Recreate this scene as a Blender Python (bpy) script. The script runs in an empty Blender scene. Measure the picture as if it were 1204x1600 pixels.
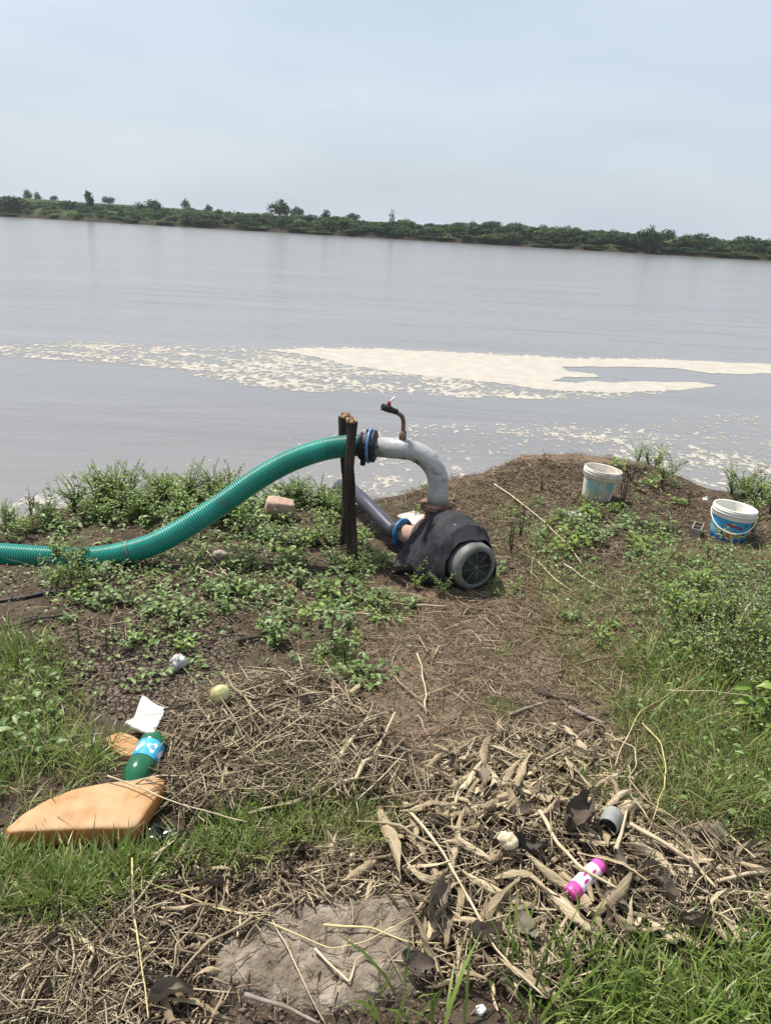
import bpy, math, random
import numpy as np
from mathutils import Vector, Matrix

# ------------------------------------------------------------------ camera, sky, sun, exposure
S = bpy.context.scene
C = S.collection
R = math.radians
PITCH, ROLL, EYE, FOC = R(20.3), R(3.15), 1.7, 1200.0
cd = bpy.data.cameras.new('camera'); cam = bpy.data.objects.new('camera', cd); C.objects.link(cam)
cd.sensor_fit = 'VERTICAL'; cd.sensor_height = 24; cd.lens = 18.0
cd.clip_start = 0.05; cd.clip_end = 9000
cam.matrix_world = Matrix.Translation((0, 0, EYE)) @ Matrix.Rotation(math.pi/2-PITCH, 4, 'X') @ Matrix.Rotation(ROLL, 4, 'Z')
S.camera = cam

SUN = Vector((-0.36, 0.30, 0.90)).normalized()
W = bpy.data.worlds.new('World'); S.world = W; W.use_nodes = True
wn, wl = W.node_tree.nodes, W.node_tree.links
wn.clear()
wo = wn.new('ShaderNodeOutputWorld'); bg = wn.new('ShaderNodeBackground')
sky = wn.new('ShaderNodeTexSky'); sky.sky_type = 'NISHITA'; sky.sun_disc = False
sky.sun_elevation = math.asin(SUN.z); sky.sun_rotation = math.atan2(SUN.x, SUN.y)
sky.air_density = 1.2; sky.dust_density = 3.0; sky.ozone_density = 1.5
tc = wn.new('ShaderNodeTexCoord'); mp = wn.new('ShaderNodeMapping'); mp.inputs['Scale'].default_value = (1.5, 1.5, 7.0)
nz = wn.new('ShaderNodeTexNoise'); nz.inputs['Scale'].default_value = 1.7; nz.inputs['Detail'].default_value = 5; nz.inputs['Roughness'].default_value = 0.5
rp = wn.new('ShaderNodeValToRGB')
rp.color_ramp.elements[0].position = 0.33; rp.color_ramp.elements[0].color = (4.75, 5.5, 6.4, 1)
rp.color_ramp.elements[1].position = 0.70; rp.color_ramp.elements[1].color = (5.75, 6.45, 7.2, 1)
mx = wn.new('ShaderNodeMixRGB'); mx.inputs[0].default_value = 0.74
wl.new(tc.outputs['Generated'], mp.inputs[0]); wl.new(mp.outputs[0], nz.inputs['Vector']); wl.new(nz.outputs['Fac'], rp.inputs[0])
wl.new(sky.outputs[0], mx.inputs[1]); wl.new(rp.outputs[0], mx.inputs[2])
wl.new(mx.outputs[0], bg.inputs['Color']); bg.inputs['Strength'].default_value = 0.1
wl.new(bg.outputs[0], wo.inputs[0])
sl = bpy.data.lights.new('sun', 'SUN'); sl.energy = 5.0; sl.angle = R(0.8); sl.color = (1.0, 0.95, 0.87)
so = bpy.data.objects.new('sun', sl); C.objects.link(so); so.rotation_euler = SUN.to_track_quat('Z', 'Y').to_euler()
so.location = (-4, 4, 10)
S.view_settings.view_transform = 'Standard'; S.view_settings.look = 'None'
S.view_settings.exposure = 0.42; S.view_settings.gamma = 1.0; S.view_settings.use_curve_mapping = False

rng = np.random.default_rng(7); random.seed(7)

# ------------------------------------------------------------------ placing
def ray(px, py):
    u, v = (px-602)/FOC, (py-800)/FOC
    c, s = math.cos(ROLL), math.sin(ROLL)
    u2, v2 = u*c+v*s, -u*s+v*c
    return np.array([u2, math.cos(PITCH)-v2*math.sin(PITCH), -math.sin(PITCH)-v2*math.cos(PITCH)])
def on_z(px, py, z=0.0):
    d = ray(px, py); return np.array([0, 0, EYE])+d*((z-EYE)/d[2])
def at_y(px, py, y):
    d = ray(px, py); return np.array([0, 0, EYE])+d*(y/d[1])
def to_px(x, y, z):                                                   # where a point of the place shows in the photograph (arrays welcome)
    zz = np.asarray(z)-EYE
    dep = y*math.cos(PITCH)-zz*math.sin(PITCH); up = y*math.sin(PITCH)+zz*math.cos(PITCH)
    u2, v2 = x/dep, -up/dep; c, s = math.cos(ROLL), math.sin(ROLL)
    return 602+FOC*(u2*c-v2*s), 800+FOC*(u2*s+v2*c)

_T = np.random.default_rng(3).random((256, 256))
def vnoise(x, y):
    x = np.asarray(x, float); y = np.asarray(y, float)
    xi, yi = np.floor(x).astype(int), np.floor(y).astype(int); fx, fy = x-xi, y-yi
    fx, fy = fx*fx*(3-2*fx), fy*fy*(3-2*fy)
    a, b = _T[xi & 255, yi & 255], _T[(xi+1) & 255, yi & 255]; c, d = _T[xi & 255, (yi+1) & 255], _T[(xi+1) & 255, (yi+1) & 255]
    return (a*(1-fx)+b*fx)*(1-fy)+(c*(1-fx)+d*fx)*fy
def fbm(x, y, o=4):
    s, a, t = 0, 1.0, 0
    for i in range(o):
        s = s+a*(vnoise(x*2**i+17.3*i, y*2**i+5.1*i)-0.5); t += a; a *= 0.5
    return s/t*2

WATER = -1.3
_E = [on_z(*p) for p in [(-260, 850), (-100, 832), (0, 806), (60, 790), (150, 768), (300, 758), (450, 765), (560, 772), (640, 757), (700, 740), (760, 738), (800, 724), (860, 713), (920, 712), (1000, 720), (1050, 736), (1100, 752), (1204, 768), (1320, 792)]]
EX = np.array([-80, -20]+[e[0] for e in _E]+[9, 25, 80]); EY = np.array([3.0, 3.4]+[e[1] for e in _E]+[5.0, 5.2, 5])
def edge_y(x): return np.interp(x, EX, EY)+0.07*fbm(np.asarray(x)*2.2, 3.3)
def gauss(x, y, c, sx, sy): return np.exp(-((x-c[0])/sx)**2-((y-c[1])/sy)**2)
MND = on_z(870, 735); HP1 = on_z(430, 1150); HP2 = on_z(860, 1330); HP3 = on_z(960, 1370)
MUDP = [(318, 1500), (340, 1455), (400, 1425), (440, 1398), (500, 1388), (545, 1402), (600, 1390), (650, 1396), (668, 1430), (650, 1475), (690, 1510), (640, 1545), (590, 1575), (520, 1585), (440, 1570), (370, 1575), (325, 1550)]
MW = [tuple(on_z(*p, 0.01)[:2]) for p in MUDP]
def mud_mask(x, y):
    dm = np.full(np.shape(x), 9.0)
    for k in range(len(MW)):
        a_, b_ = np.array(MW[k]), np.array(MW[(k+1) % len(MW)]); ab = b_-a_; t_ = np.clip(((x-a_[0])*ab[0]+(y-a_[1])*ab[1])/(ab@ab), 0, 1); dm = np.minimum(dm, np.hypot(x-a_[0]-t_*ab[0], y-a_[1]-t_*ab[1]))
    dm = np.where(np.array(INS(x, y, MW)), dm, -dm)+0.035*fbm(x*11, y*11, 4)
    k_ = np.clip((dm+0.03)/0.10, 0, 1); return k_*k_*(3-2*k_)
def INS(px, py, poly):
    r = np.zeros(np.shape(px), bool); n = len(poly)
    for i in range(n):
        (x1, y1), (x2, y2) = poly[i], poly[(i+1) % n]
        if y1 == y2: continue
        r ^= ((y1 > py) != (y2 > py)) & (px < (x2-x1)*(py-y1)/(y2-y1)+x1)
    return r
def height(x, y):
    x = np.asarray(x, float); y = np.asarray(y, float)
    h = 0.03*fbm(x*0.9, y*0.9, 3)+0.016*fbm(x*5+9, y*5, 3)+0.007*fbm(x*22, y*22+4, 3)
    h = h+0.10*gauss(x, y, MND, 0.7, 0.5)+0.05*gauss(x, y, HP1, 0.38, 0.28)+0.045*gauss(x, y, HP2, 0.45, 0.3)
    h = h+0.036*mud_mask(x, y)
    t = y-edge_y(x)
    k = np.clip((t+0.18)/1.25, 0, 1); k = k*k*(3-2*k)
    return h*(1-k)-2.1*k
def gnd(px, py, lift=0.0):
    z = 0.0
    for _ in range(6):
        p = on_z(px, py, z); z = float(height(p[0], p[1]))+lift
    return np.array([p[0], p[1], z])
def inside(px, py, poly):
    r = np.zeros(np.shape(px), bool); n = len(poly)
    for i in range(n):
        (x1, y1), (x2, y2) = poly[i], poly[(i+1) % n]
        if y1 == y2: continue
        r ^= ((y1 > py) != (y2 > py)) & (px < (x2-x1)*(py-y1)/(y2-y1)+x1)
    return r
def scatter(poly, n, warp=14, clump=0.0, cs=3.0):
    """n ground points, evenly spread over the patch of ground outlined in the photograph"""
    w = np.array([on_z(*p)[:2] for p in poly]); lo, hi = w.min(0)-.05, w.max(0)+.05
    out = np.zeros((0, 2))
    for _ in range(60):
        q = lo+rng.random((n*3+20, 2))*(hi-lo); a, b = to_px(q[:, 0], q[:, 1], height(q[:, 0], q[:, 1]))
        if warp: a, b = a+warp*2*fbm(q[:, 0]*6, q[:, 1]*6), b+warp*1.4*fbm(q[:, 0]*6+50, q[:, 1]*6)
        ok = inside(a, b, poly)
        if clump: ok &= (0.5+0.9*fbm(q[:, 0]*cs+3, q[:, 1]*cs*0.8+7, 3)-clump) > rng.random(len(q))*0.5
        out = np.vstack([out, q[ok]])
        if len(out) >= n: break
    out = out[:n]
    return np.column_stack([out, height(out[:, 0], out[:, 1])])

# ------------------------------------------------------------------ materials
def mat(name, cols, rough=0.65, scale=None, island=0.0, bump=0.0, bscale=60, spec=0.4, transl=0.0, metal=0.0, detail=5, stretch=(1, 1, 1), trans=0.0, coat=0.0, pos=None, dist=0.0):
    m = bpy.data.materials.new(name); m.use_nodes = True
    n, l = m.node_tree.nodes, m.node_tree.links
    b = n['Principled BSDF']; out = n['Material Output']
    b.inputs['Roughness'].default_value = rough; b.inputs['Specular IOR Level'].default_value = spec; b.inputs['Metallic'].default_value = metal
    b.inputs['Transmission Weight'].default_value = trans; b.inputs['Coat Weight'].default_value = coat
    if len(cols) == 1: cols = [cols[0], cols[0]]
    tcn = n.new('ShaderNodeTexCoord'); mpn = n.new('ShaderNodeMapping'); mpn.inputs['Scale'].default_value = stretch
    l.new(tcn.outputs['Object'], mpn.inputs[0])
    r = n.new('ShaderNodeValToRGB'); e = r.color_ramp.elements
    while len(e) < len(cols): e.new(0.5)
    for i, c in enumerate(cols):
        e[i].position = pos[i] if pos else i/(len(cols)-1); e[i].color = (*c, 1)
    fac = None
    if scale:
        t = n.new('ShaderNodeTexNoise'); t.inputs['Scale'].default_value = scale; t.inputs['Detail'].default_value = detail; t.inputs['Distortion'].default_value = dist
        l.new(mpn.outputs[0], t.inputs['Vector'])
        g = n.new('ShaderNodeMapRange'); g.inputs[1].default_value = 0.3; g.inputs[2].default_value = 0.7; l.new(t.outputs['Fac'], g.inputs[0]); fac = g.outputs[0]
    if island:
        ge = n.new('ShaderNodeNewGeometry'); oi = n.new('ShaderNodeObjectInfo')
        a = n.new('ShaderNodeMath'); a.operation = 'ADD'; l.new(ge.outputs['Random Per Island'], a.inputs[0]); l.new(oi.outputs['Random'], a.inputs[1])
        f = n.new('ShaderNodeMath'); f.operation = 'FRACT'; l.new(a.outputs[0], f.inputs[0])
        if fac:
            q = n.new('ShaderNodeMix'); q.inputs[0].default_value = island; l.new(fac, q.inputs[2]); l.new(f.outputs[0], q.inputs[3]); fac = q.outputs[0]
        else: fac = f.outputs[0]
    if fac: l.new(fac, r.inputs[0])
    l.new(r.outputs[0], b.inputs['Base Color'])
    if bump:
        t = n.new('ShaderNodeTexNoise'); t.inputs['Scale'].default_value = bscale; t.inputs['Detail'].default_value = 6; l.new(mpn.outputs[0], t.inputs['Vector'])
        bp = n.new('ShaderNodeBump'); bp.inputs['Strength'].default_value = bump; bp.inputs['Distance'].default_value = 0.01
        l.new(t.outputs['Fac'], bp.inputs['Height']); l.new(bp.outputs[0], b.inputs['Normal'])
    if transl:
        tr = n.new('ShaderNodeBsdfTranslucent'); l.new(r.outputs[0], tr.inputs[0]); ms = n.new('ShaderNodeMixShader'); ms.inputs[0].default_value = transl
        l.new(b.outputs[0], ms.inputs[1]); l.new(tr.outputs[0], ms.inputs[2]); l.new(ms.outputs[0], out.inputs[0])
    return m

# ------------------------------------------------------------------ mesh helpers
def np_mesh(name, V, F):
    V = np.asarray(V, np.float32).reshape(-1, 3); F = np.asarray(F, np.int32)
    me = bpy.data.meshes.new(name); k = F.shape[1]
    me.vertices.add(len(V)); me.vertices.foreach_set('co', V.ravel())
    me.loops.add(F.size); me.loops.foreach_set('vertex_index', F.ravel())
    me.polygons.add(len(F)); me.polygons.foreach_set('loop_start', np.arange(0, F.size, k, dtype=np.int32))
    me.update(calc_edges=True)
    return me
class MB:
    def __init__(s): s.v = []; s.f = []; s.m = []
    def add(s, vs, fs, mi=0):
        o = len(s.v); s.v += [tuple(map(float, v)) for v in vs]; s.f += [tuple(i+o for i in f) for f in fs]; s.m += [mi]*len(fs); return s
    def mesh(s, name, mats, smooth=True):
        me = bpy.data.meshes.new(name); me.from_pydata(s.v, [], s.f)
        for m in (mats if isinstance(mats, (list, tuple)) else [mats]): me.materials.append(m)
        me.polygons.foreach_set('material_index', s.m)
        if smooth: me.polygons.foreach_set('use_smooth', [True]*len(s.f))
        me.update(); return me
def link(name, me, parent=None, smooth_angle=None):
    o = bpy.data.objects.new(name, me); C.objects.link(o)
    if parent: o.parent = parent
    return o
def part(name, mb, mats, parent, smooth=True): return link(name, mb.mesh(name, mats, smooth), parent)
def tag(o, label=None, cat=None, group=None, kind=None):
    if label: o['label'] = label
    if cat: o['category'] = cat
    if group: o['group'] = group
    if kind: o['kind'] = kind
    return o
def empty(name, loc, label, cat, group=None):
    o = bpy.data.objects.new(name, None); C.objects.link(o); o.location = loc; o.empty_display_size = 0.05
    return tag(o, label, cat, group)
def copy_tree(o, parent=None):
    c = o.copy(); C.objects.link(c)
    if parent: c.parent = parent
    for ch in list(o.children): copy_tree(ch, c)
    return c
def frame(d):
    d = np.asarray(d, float); d = d/np.linalg.norm(d)
    a = np.array([0, 0, 1.0]) if abs(d[2]) < 0.9 else np.array([1.0, 0, 0])
    s = np.cross(a, d); s /= np.linalg.norm(s); return d, s, np.cross(d, s)
def tube(mb, pts, rad, sides=12, caps=True, mi=0, squash=1.0):
    pts = np.asarray(pts, float); n = len(pts); rad = np.broadcast_to(rad, n)
    tan = np.gradient(pts, axis=0); tan /= np.linalg.norm(tan, axis=1)[:, None]+1e-12
    _, s, u = frame(tan[0]); V = []; a = np.arange(sides)/sides*2*math.pi
    for i in range(n):
        s = s-tan[i]*np.dot(s, tan[i]); s /= np.linalg.norm(s); u = np.cross(tan[i], s)
        V.append(pts[i]+rad[i]*(np.cos(a)[:, None]*s+squash*np.sin(a)[:, None]*u))
    V = np.vstack(V); F = []
    for i in range(n-1):
        for j in range(sides): F.append((i*sides+j, i*sides+(j+1) % sides, (i+1)*sides+(j+1) % sides, (i+1)*sides+j))
    if caps: F += [tuple(range(sides-1, -1, -1)), tuple((n-1)*sides+j for j in range(sides))]
    return mb.add(V, F, mi)
def lathe(mb, prof, o, d, sides=40, mi=0, lobes=None, a0=0.0, a1=2*math.pi):
    """prof: (distance along axis, radius); o origin, d axis"""
    d, s, u = frame(d); o = np.asarray(o, float); full = abs(a1-a0-2*math.pi) < 1e-6
    n = sides if full else sides+1; a = a0+np.arange(n)/sides*(a1-a0); V = []
    for k, (h, r) in enumerate(prof):
        rr = r*np.ones(n) if not lobes else r*(1+lobes(k, a))
        V.append(o+d*h+rr[:, None]*(np.cos(a)[:, None]*s+np.sin(a)[:, None]*u))
    V = np.vstack(V); F = []
    for i in range(len(prof)-1):
        for j in range(sides):
            k = (j+1) % n
            F.append((i*n+j, i*n+k, (i+1)*n+k, (i+1)*n+j))
    return mb.add(V, F, mi)
def smooth_path(p, n):
    p = np.asarray(p, float); P = np.vstack([2*p[0]-p[1], p, 2*p[-1]-p[-2]]); out = []
    for t in np.linspace(0, len(p)-1-1e-6, n):
        i = int(t); f = t-i; a, b, c, d = P[i:i+4]
        out.append(0.5*((2*b)+(-a+c)*f+(2*a-5*b+4*c-d)*f*f+(-a+3*b-3*c+d)*f**3))
    return np.array(out)
def box(mb, c, sx, sy, sz, rot=None, mi=0, bev=0.0):
    x, y, z = sx/2, sy/2, sz/2; b = bev; V = []; 
    for zz, k in ((-z, b), (-z+b, 0), (z-b, 0), (z, b)) if b else ((-z, 0), (z, 0)):
        V += [(-x+k, -y+k, zz), (x-k, -y+k, zz), (x-k, y-k, zz), (-x+k, y-k, zz)]
    V = np.array(V); n = len(V)//4
    if rot is not None: V = V@np.array(rot.to_3x3()).T
    F = [(3, 2, 1, 0), tuple(n*4-4+i for i in range(4))]
    for i in range(n-1):
        for j in range(4): F.append((i*4+j, i*4+(j+1) % 4, i*4+4+(j+1) % 4, i*4+4+j))
    return mb.add(V+np.asarray(c), F, mi)
def slab(mb, outline, z0, thick, rings=7, bulge=0.0, rough=0.0, seed=0, edge=0.3, dens=44, mi=0, nscale=14, tilt=(0, 0), dome=0.0, top=None):
    """a lump or sheet with an uneven outline: outline (x, y) points, real thickness, rounded edge"""
    o = np.asarray(outline, float)[:, :2]; P = np.vstack([o, o[:1]]); seg = np.linalg.norm(np.diff(P, axis=0), axis=1); cs = np.concatenate([[0], np.cumsum(seg)])
    t = np.linspace(0, cs[-1], dens, endpoint=False); q = np.column_stack([np.interp(t, cs, P[:, 0]), np.interp(t, cs, P[:, 1])])
    for _ in range(1): q = 0.5*q+0.25*np.roll(q, 1, 0)+0.25*np.roll(q, -1, 0)
    cen = q.mean(0); V = []
    lv = [(0.0, 0.97), (0.25*thick, 1.0+bulge), (thick*(1-edge), 1.0+bulge), (thick*(1-edge*0.3), 0.985), (thick, 0.95)]
    for h, k in lv: V.append(np.column_stack([cen+(q-cen)*k, np.full(dens, h)]))
    for i in range(1, rings): 
        k = 0.95*(1-i/rings); V.append(np.column_stack([cen+(q-cen)*k, np.full(dens, thick+dome*(1-k*k))]))
    V = np.vstack(V+[np.array([[*cen, thick+dome]])])
    nn = fbm(V[:, 0]*nscale+seed*3.7, V[:, 1]*nscale+seed, 4)
    V[:, 2] += np.where(V[:, 2] > 0.1*thick, nn*rough, 0)+V[:, 2]*0
    n2 = fbm(V[:, 0]*nscale*1.7+seed, V[:, 2]*nscale*3+V[:, 1]*nscale, 3)
    V[:, 0] += n2*rough*0.6; V[:, 1] += nn*rough*0.4
    V[:, 2] += z0+(V[:, 0]-cen[0])*tilt[0]+(V[:, 1]-cen[1])*tilt[1]
    L = len(lv)+rings-1; F = []
    for i in range(L-1):
        for j in range(dens): F.append((i*dens+j, i*dens+(j+1) % dens, (i+1)*dens+(j+1) % dens, (i+1)*dens+j))
    c = L*dens
    for j in range(dens): F.append(((L-1)*dens+j, (L-1)*dens+(j+1) % dens, c))
    F.append(tuple(range(dens-1, -1, -1)))
    mb.add(V, F, mi)
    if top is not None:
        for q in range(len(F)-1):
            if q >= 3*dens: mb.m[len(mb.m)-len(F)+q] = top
    return mb

# ------------------------------------------------------------------ near bank (ground)
def grow(a, b, step, ratio=1.35):
    out = [a]; 
    while abs(out[-1]-a) < abs(b-a): out.append(out[-1]+step); step *= ratio
    out[-1] = b; return out[1:]
xs = np.array(grow(-3.0, -80, -0.05)[::-1]+list(np.arange(-3.0, 3.61, 0.018))+grow(3.6, 80, 0.05))
ys = np.array(grow(0.7, -40, -0.05)[::-1]+list(np.arange(0.7, 4.2, 0.014))+list(np.arange(4.2, 6.9, 0.022))+grow(6.9, 9, 0.06))
X, Y = np.meshgrid(xs, ys); Z = height(X, Y)
nx, ny = len(xs), len(ys)
# the cracked mud at the left: real hollows between the plates
_a, _b = to_px(X, Y, Z)
def soft(poly, s=60):
    w = np.array([p for p in poly], float); m = inside(_a+20*fbm(X*5, Y*5), _b+20*fbm(X*5+9, Y*5), poly).astype(float); return m
crack = soft([(40, 985), (330, 960), (420, 1000), (340, 1060), (260, 1130), (90, 1110), (60, 1040)])
pale = soft([(560, 930), (800, 930), (960, 960), (960, 1110), (700, 1190), (560, 1120), (600, 1000)])
pale = np.maximum(pale, soft([(760, 740), (860, 705), (1010, 715), (1030, 730), (860, 725), (690, 760), (690, 738)]))
pts = rng.random((5200, 2))*np.array([3.0, 1.8])+np.array([-2.2, 1.7])
def vor_edge(x, y):
    """distance from plate edges, on a jittered grid of plate centres"""
    s = 34.0; gx, gy = x*s, y*s*0.9; ix, iy = np.floor(gx).astype(int), np.floor(gy).astype(int); d1 = np.full(x.shape, 9.0); d2 = d1.copy()
    for dx in (-1, 0, 1):
        for dy in (-1, 0, 1):
            jx, jy = ix+dx, iy+dy; cx, cy = jx+_T[jx & 255, jy & 255], jy+_T[(jy+91) & 255, (jx+37) & 255]
            d = np.hypot(gx-cx, gy-cy); nd2 = np.minimum(np.maximum(d, d1), d2); d1 = np.minimum(d1, d); d2 = nd2
    return d2-d1
ve = vor_edge(X, Y)
Z = Z-crack*0.011*np.clip(1-ve/0.28, 0, 1)
clod = fbm(X*55, Y*55, 2); Z = Z+0.004*clod*(1-crack)
V = np.column_stack([X.ravel(), Y.ravel(), Z.ravel()])
I = np.arange(nx*ny).reshape(ny, nx); F = np.column_stack([I[:-1, :-1].ravel(), I[:-1, 1:].ravel(), I[1:, 1:].ravel(), I[1:, :-1].ravel()])
me = np_mesh('ground', V, F); me.polygons.foreach_set('use_smooth', np.ones(len(F), bool))
ca = me.color_attributes.new('zone', 'FLOAT_COLOR', 'POINT')
ca.data.foreach_set('color', np.column_stack([pale.ravel(), crack.ravel(), np.zeros(nx*ny), np.ones(nx*ny)]).astype(np.float32).ravel())
def soil_material():
    m = bpy.data.materials.new('soil'); m.use_nodes = True; n, l = m.node_tree.nodes, m.node_tree.links; b = n['Principled BSDF']
    b.inputs['Roughness'].default_value = 0.95; b.inputs['Specular IOR Level'].default_value = 0.15
    t = n.new('ShaderNodeTexCoord')
    def noise(sc, det=6, rough=0.6):
        k = n.new('ShaderNodeTexNoise'); k.inputs['Scale'].default_value = sc; k.inputs['Detail'].default_value = det; k.inputs['Roughness'].default_value = rough; l.new(t.outputs['Object'], k.inputs['Vector']); return k.outputs['Fac']
    def ramp(src, stops):
        r = n.new('ShaderNodeValToRGB'); e = r.color_ramp.elements
        while len(e) < len(stops): e.new(0.5)
        for i, (p, c) in enumerate(stops): e[i].position = p; e[i].color = (*c, 1)
        l.new(src, r.inputs[0]); return r.outputs[0]
    def mixc(f, a, c):
        q = n.new('ShaderNodeMixRGB'); l.new(f, q.inputs[0]); l.new(a, q.inputs[1]); l.new(c, q.inputs[2]); return q.outputs[0]
    at = n.new('ShaderNodeAttribute'); at.attribute_name = 'zone'; sp = n.new('ShaderNodeSeparateColor'); l.new(at.outputs['Color'], sp.inputs[0])
    base = ramp(noise(9), [(0.3, (0.030, 0.022, 0.016)), (0.52, (0.076, 0.057, 0.042)), (0.72, (0.165, 0.126, 0.093))])
    fine = ramp(noise(160, 3), [(0.35, (0.034, 0.024, 0.017)), (0.58, (0.115, 0.083, 0.058)), (0.76, (0.36, 0.285, 0.20))])
    q = n.new('ShaderNodeMixRGB'); q.inputs[0].default_value = 0.5; l.new(base, q.inputs[1]); l.new(fine, q.inputs[2])
    pal = ramp(noise(70, 5), [(0.3, (0.10, 0.066, 0.045)), (0.55, (0.20, 0.142, 0.10)), (0.75, (0.40, 0.31, 0.22))])
    pf = n.new('ShaderNodeMath'); pf.operation = 'MULTIPLY'; pf.inputs[1].default_value = 0.85; l.new(sp.outputs[0], pf.inputs[0])
    c1 = mixc(pf.outputs[0], q.outputs[0], pal)
    crk = ramp(noise(60, 5), [(0.3, (0.10, 0.075, 0.055)), (0.6, (0.19, 0.15, 0.115)), (0.8, (0.28, 0.23, 0.18))])
    c2 = mixc(sp.outputs[1], c1, crk); l.new(c2, b.inputs['Base Color'])
    bp = n.new('ShaderNodeBump'); bp.inputs['Strength'].default_value = 0.9; bp.inputs['Distance'].default_value = 0.008; l.new(noise(220, 5, 0.7), bp.inputs['Height'])
    vo = n.new('ShaderNodeTexVoronoi'); vo.feature = 'DISTANCE_TO_EDGE'; vo.inputs['Scale'].default_value = 42; wv = n.new('ShaderNodeVectorMath'); wv.operation = 'MULTIPLY_ADD'; wv.inputs[1].default_value = (0.012, 0.012, 0); k3 = n.new('ShaderNodeTexNoise'); k3.inputs['Scale'].default_value = 30; l.new(t.outputs['Object'], k3.inputs['Vector']); l.new(k3.outputs['Color'], wv.inputs[0]); l.new(t.outputs['Object'], wv.inputs[2]); l.new(wv.outputs[0], vo.inputs['Vector'])
    ce = n.new('ShaderNodeMapRange'); ce.inputs[1].default_value = 0.0; ce.inputs[2].default_value = 0.16; l.new(vo.outputs['Distance'], ce.inputs[0])
    b3 = n.new('ShaderNodeBump'); b3.inputs['Distance'].default_value = 0.012; l.new(sp.outputs[1], b3.inputs['Strength']); l.new(ce.outputs[0], b3.inputs['Height']); l.new(bp.outputs[0], b3.inputs['Normal']); l.new(b3.outputs[0], b.inputs['Normal'])
    cd_ = n.new('ShaderNodeMixRGB'); cd_.blend_type = 'MULTIPLY'; l.new(sp.outputs[1], cd_.inputs[0]); l.new(c2, cd_.inputs[1]); cr_ = ramp(ce.outputs[0], [(0.0, (0.30, 0.27, 0.25)), (0.7, (1, 1, 1))]); l.new(cr_, cd_.inputs[2]); l.new(cd_.outputs[0], b.inputs['Base Color'])
    return m
SOIL = soil_material(); me.materials.append(SOIL)
tag(link('ground', me), kind='structure')

# ------------------------------------------------------------------ river
def water_material():
    m = bpy.data.materials.new('river_water'); m.use_nodes = True; n, l = m.node_tree.nodes, m.node_tree.links; b = n['Principled BSDF']
    b.inputs['Roughness'].default_value = 0.16; b.inputs['IOR'].default_value = 1.33
    t = n.new('ShaderNodeTexCoord')
    def noise(sx, sy, det, rot=0.05, dist=0.4):
        mp = n.new('ShaderNodeMapping'); mp.inputs['Scale'].default_value = (sx, sy, 1); mp.inputs['Rotation'].default_value = (0, 0, rot)
        k = n.new('ShaderNodeTexNoise'); k.inputs['Scale'].default_value = 1; k.inputs['Detail'].default_value = det; k.inputs['Distortion'].default_value = dist
        l.new(t.outputs['Object'], mp.inputs[0]); l.new(mp.outputs[0], k.inputs['Vector']); return k.outputs['Fac']
    r = n.new('ShaderNodeValToRGB'); r.color_ramp.elements[0].position = 0.35; r.color_ramp.elements[0].color = (0.158, 0.152, 0.150, 1); r.color_ramp.elements[1].position = 0.7; r.color_ramp.elements[1].color = (0.196, 0.188, 0.184, 1)
    l.new(noise(0.03, 0.16, 5, 0.1, 1.5), r.inputs[0]); l.new(r.outputs[0], b.inputs['Base Color'])
    b1 = n.new('ShaderNodeBump'); b1.inputs['Strength'].default_value = 0.22; b1.inputs['Distance'].default_value = 0.05; l.new(noise(1.4, 4.5, 4), b1.inputs['Height'])
    b2 = n.new('ShaderNodeBump'); b2.inputs['Strength'].default_value = 0.2; b2.inputs['Distance'].default_value = 0.3; l.new(noise(0.09, 0.5, 4, 0.18, 1.0), b2.inputs['Height']); l.new(b1.outputs[0], b2.inputs['Normal'])
    l.new(b2.outputs[0], b.inputs['Normal'])
    return m
mb = MB(); mb.add([(-4000, 4.0, WATER), (4000, 4.0, WATER), (4000, 600, WATER), (-4000, 600, WATER)], [(0, 1, 2, 3)])
tag(part('river', mb, water_material(), None), kind='structure')

# foam: a cream scum raft drifting in the stream and torn flecks near the bank
FOAM = mat('foam', [(0.33, 0.308, 0.268), (0.405, 0.376, 0.325)], rough=0.8, scale=3.0, spec=0.2)
def foam_film():
    n, l = FOAM.node_tree.nodes, FOAM.node_tree.links; t = n.new('ShaderNodeTexCoord'); mp = n.new('ShaderNodeMapping'); mp.inputs['Scale'].default_value = (3.5, 3.0, 1); l.new(t.outputs['Object'], mp.inputs[0])
    k = n.new('ShaderNodeTexNoise'); k.inputs['Scale'].default_value = 2.2; k.inputs['Detail'].default_value = 9; k.inputs['Roughness'].default_value = 0.72; k.inputs['Distortion'].default_value = 0.8; l.new(mp.outputs[0], k.inputs['Vector'])
    g = n.new('ShaderNodeMapRange'); g.inputs[1].default_value = 0.36; g.inputs[2].default_value = 0.56; g.inputs[3].default_value = 0.12; g.inputs[4].default_value = 1.0; l.new(k.outputs['Fac'], g.inputs[0]); at = n.new('ShaderNodeAttribute'); at.attribute_name = 'thick'; th = n.new('ShaderNodeMapRange'); th.inputs[1].default_value = 0.02; th.inputs[2].default_value = 0.60; th.inputs[3].default_value = -0.45; th.inputs[4].default_value = 0.80; l.new(at.outputs['Fac'], th.inputs[0])
    ad = n.new('ShaderNodeMath'); ad.operation = 'ADD'; ad.use_clamp = True; l.new(g.outputs[0], ad.inputs[0]); l.new(th.outputs[0], ad.inputs[1]); l.new(ad.outputs[0], n['Principled BSDF'].inputs['Alpha'])
foam_film()
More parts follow.
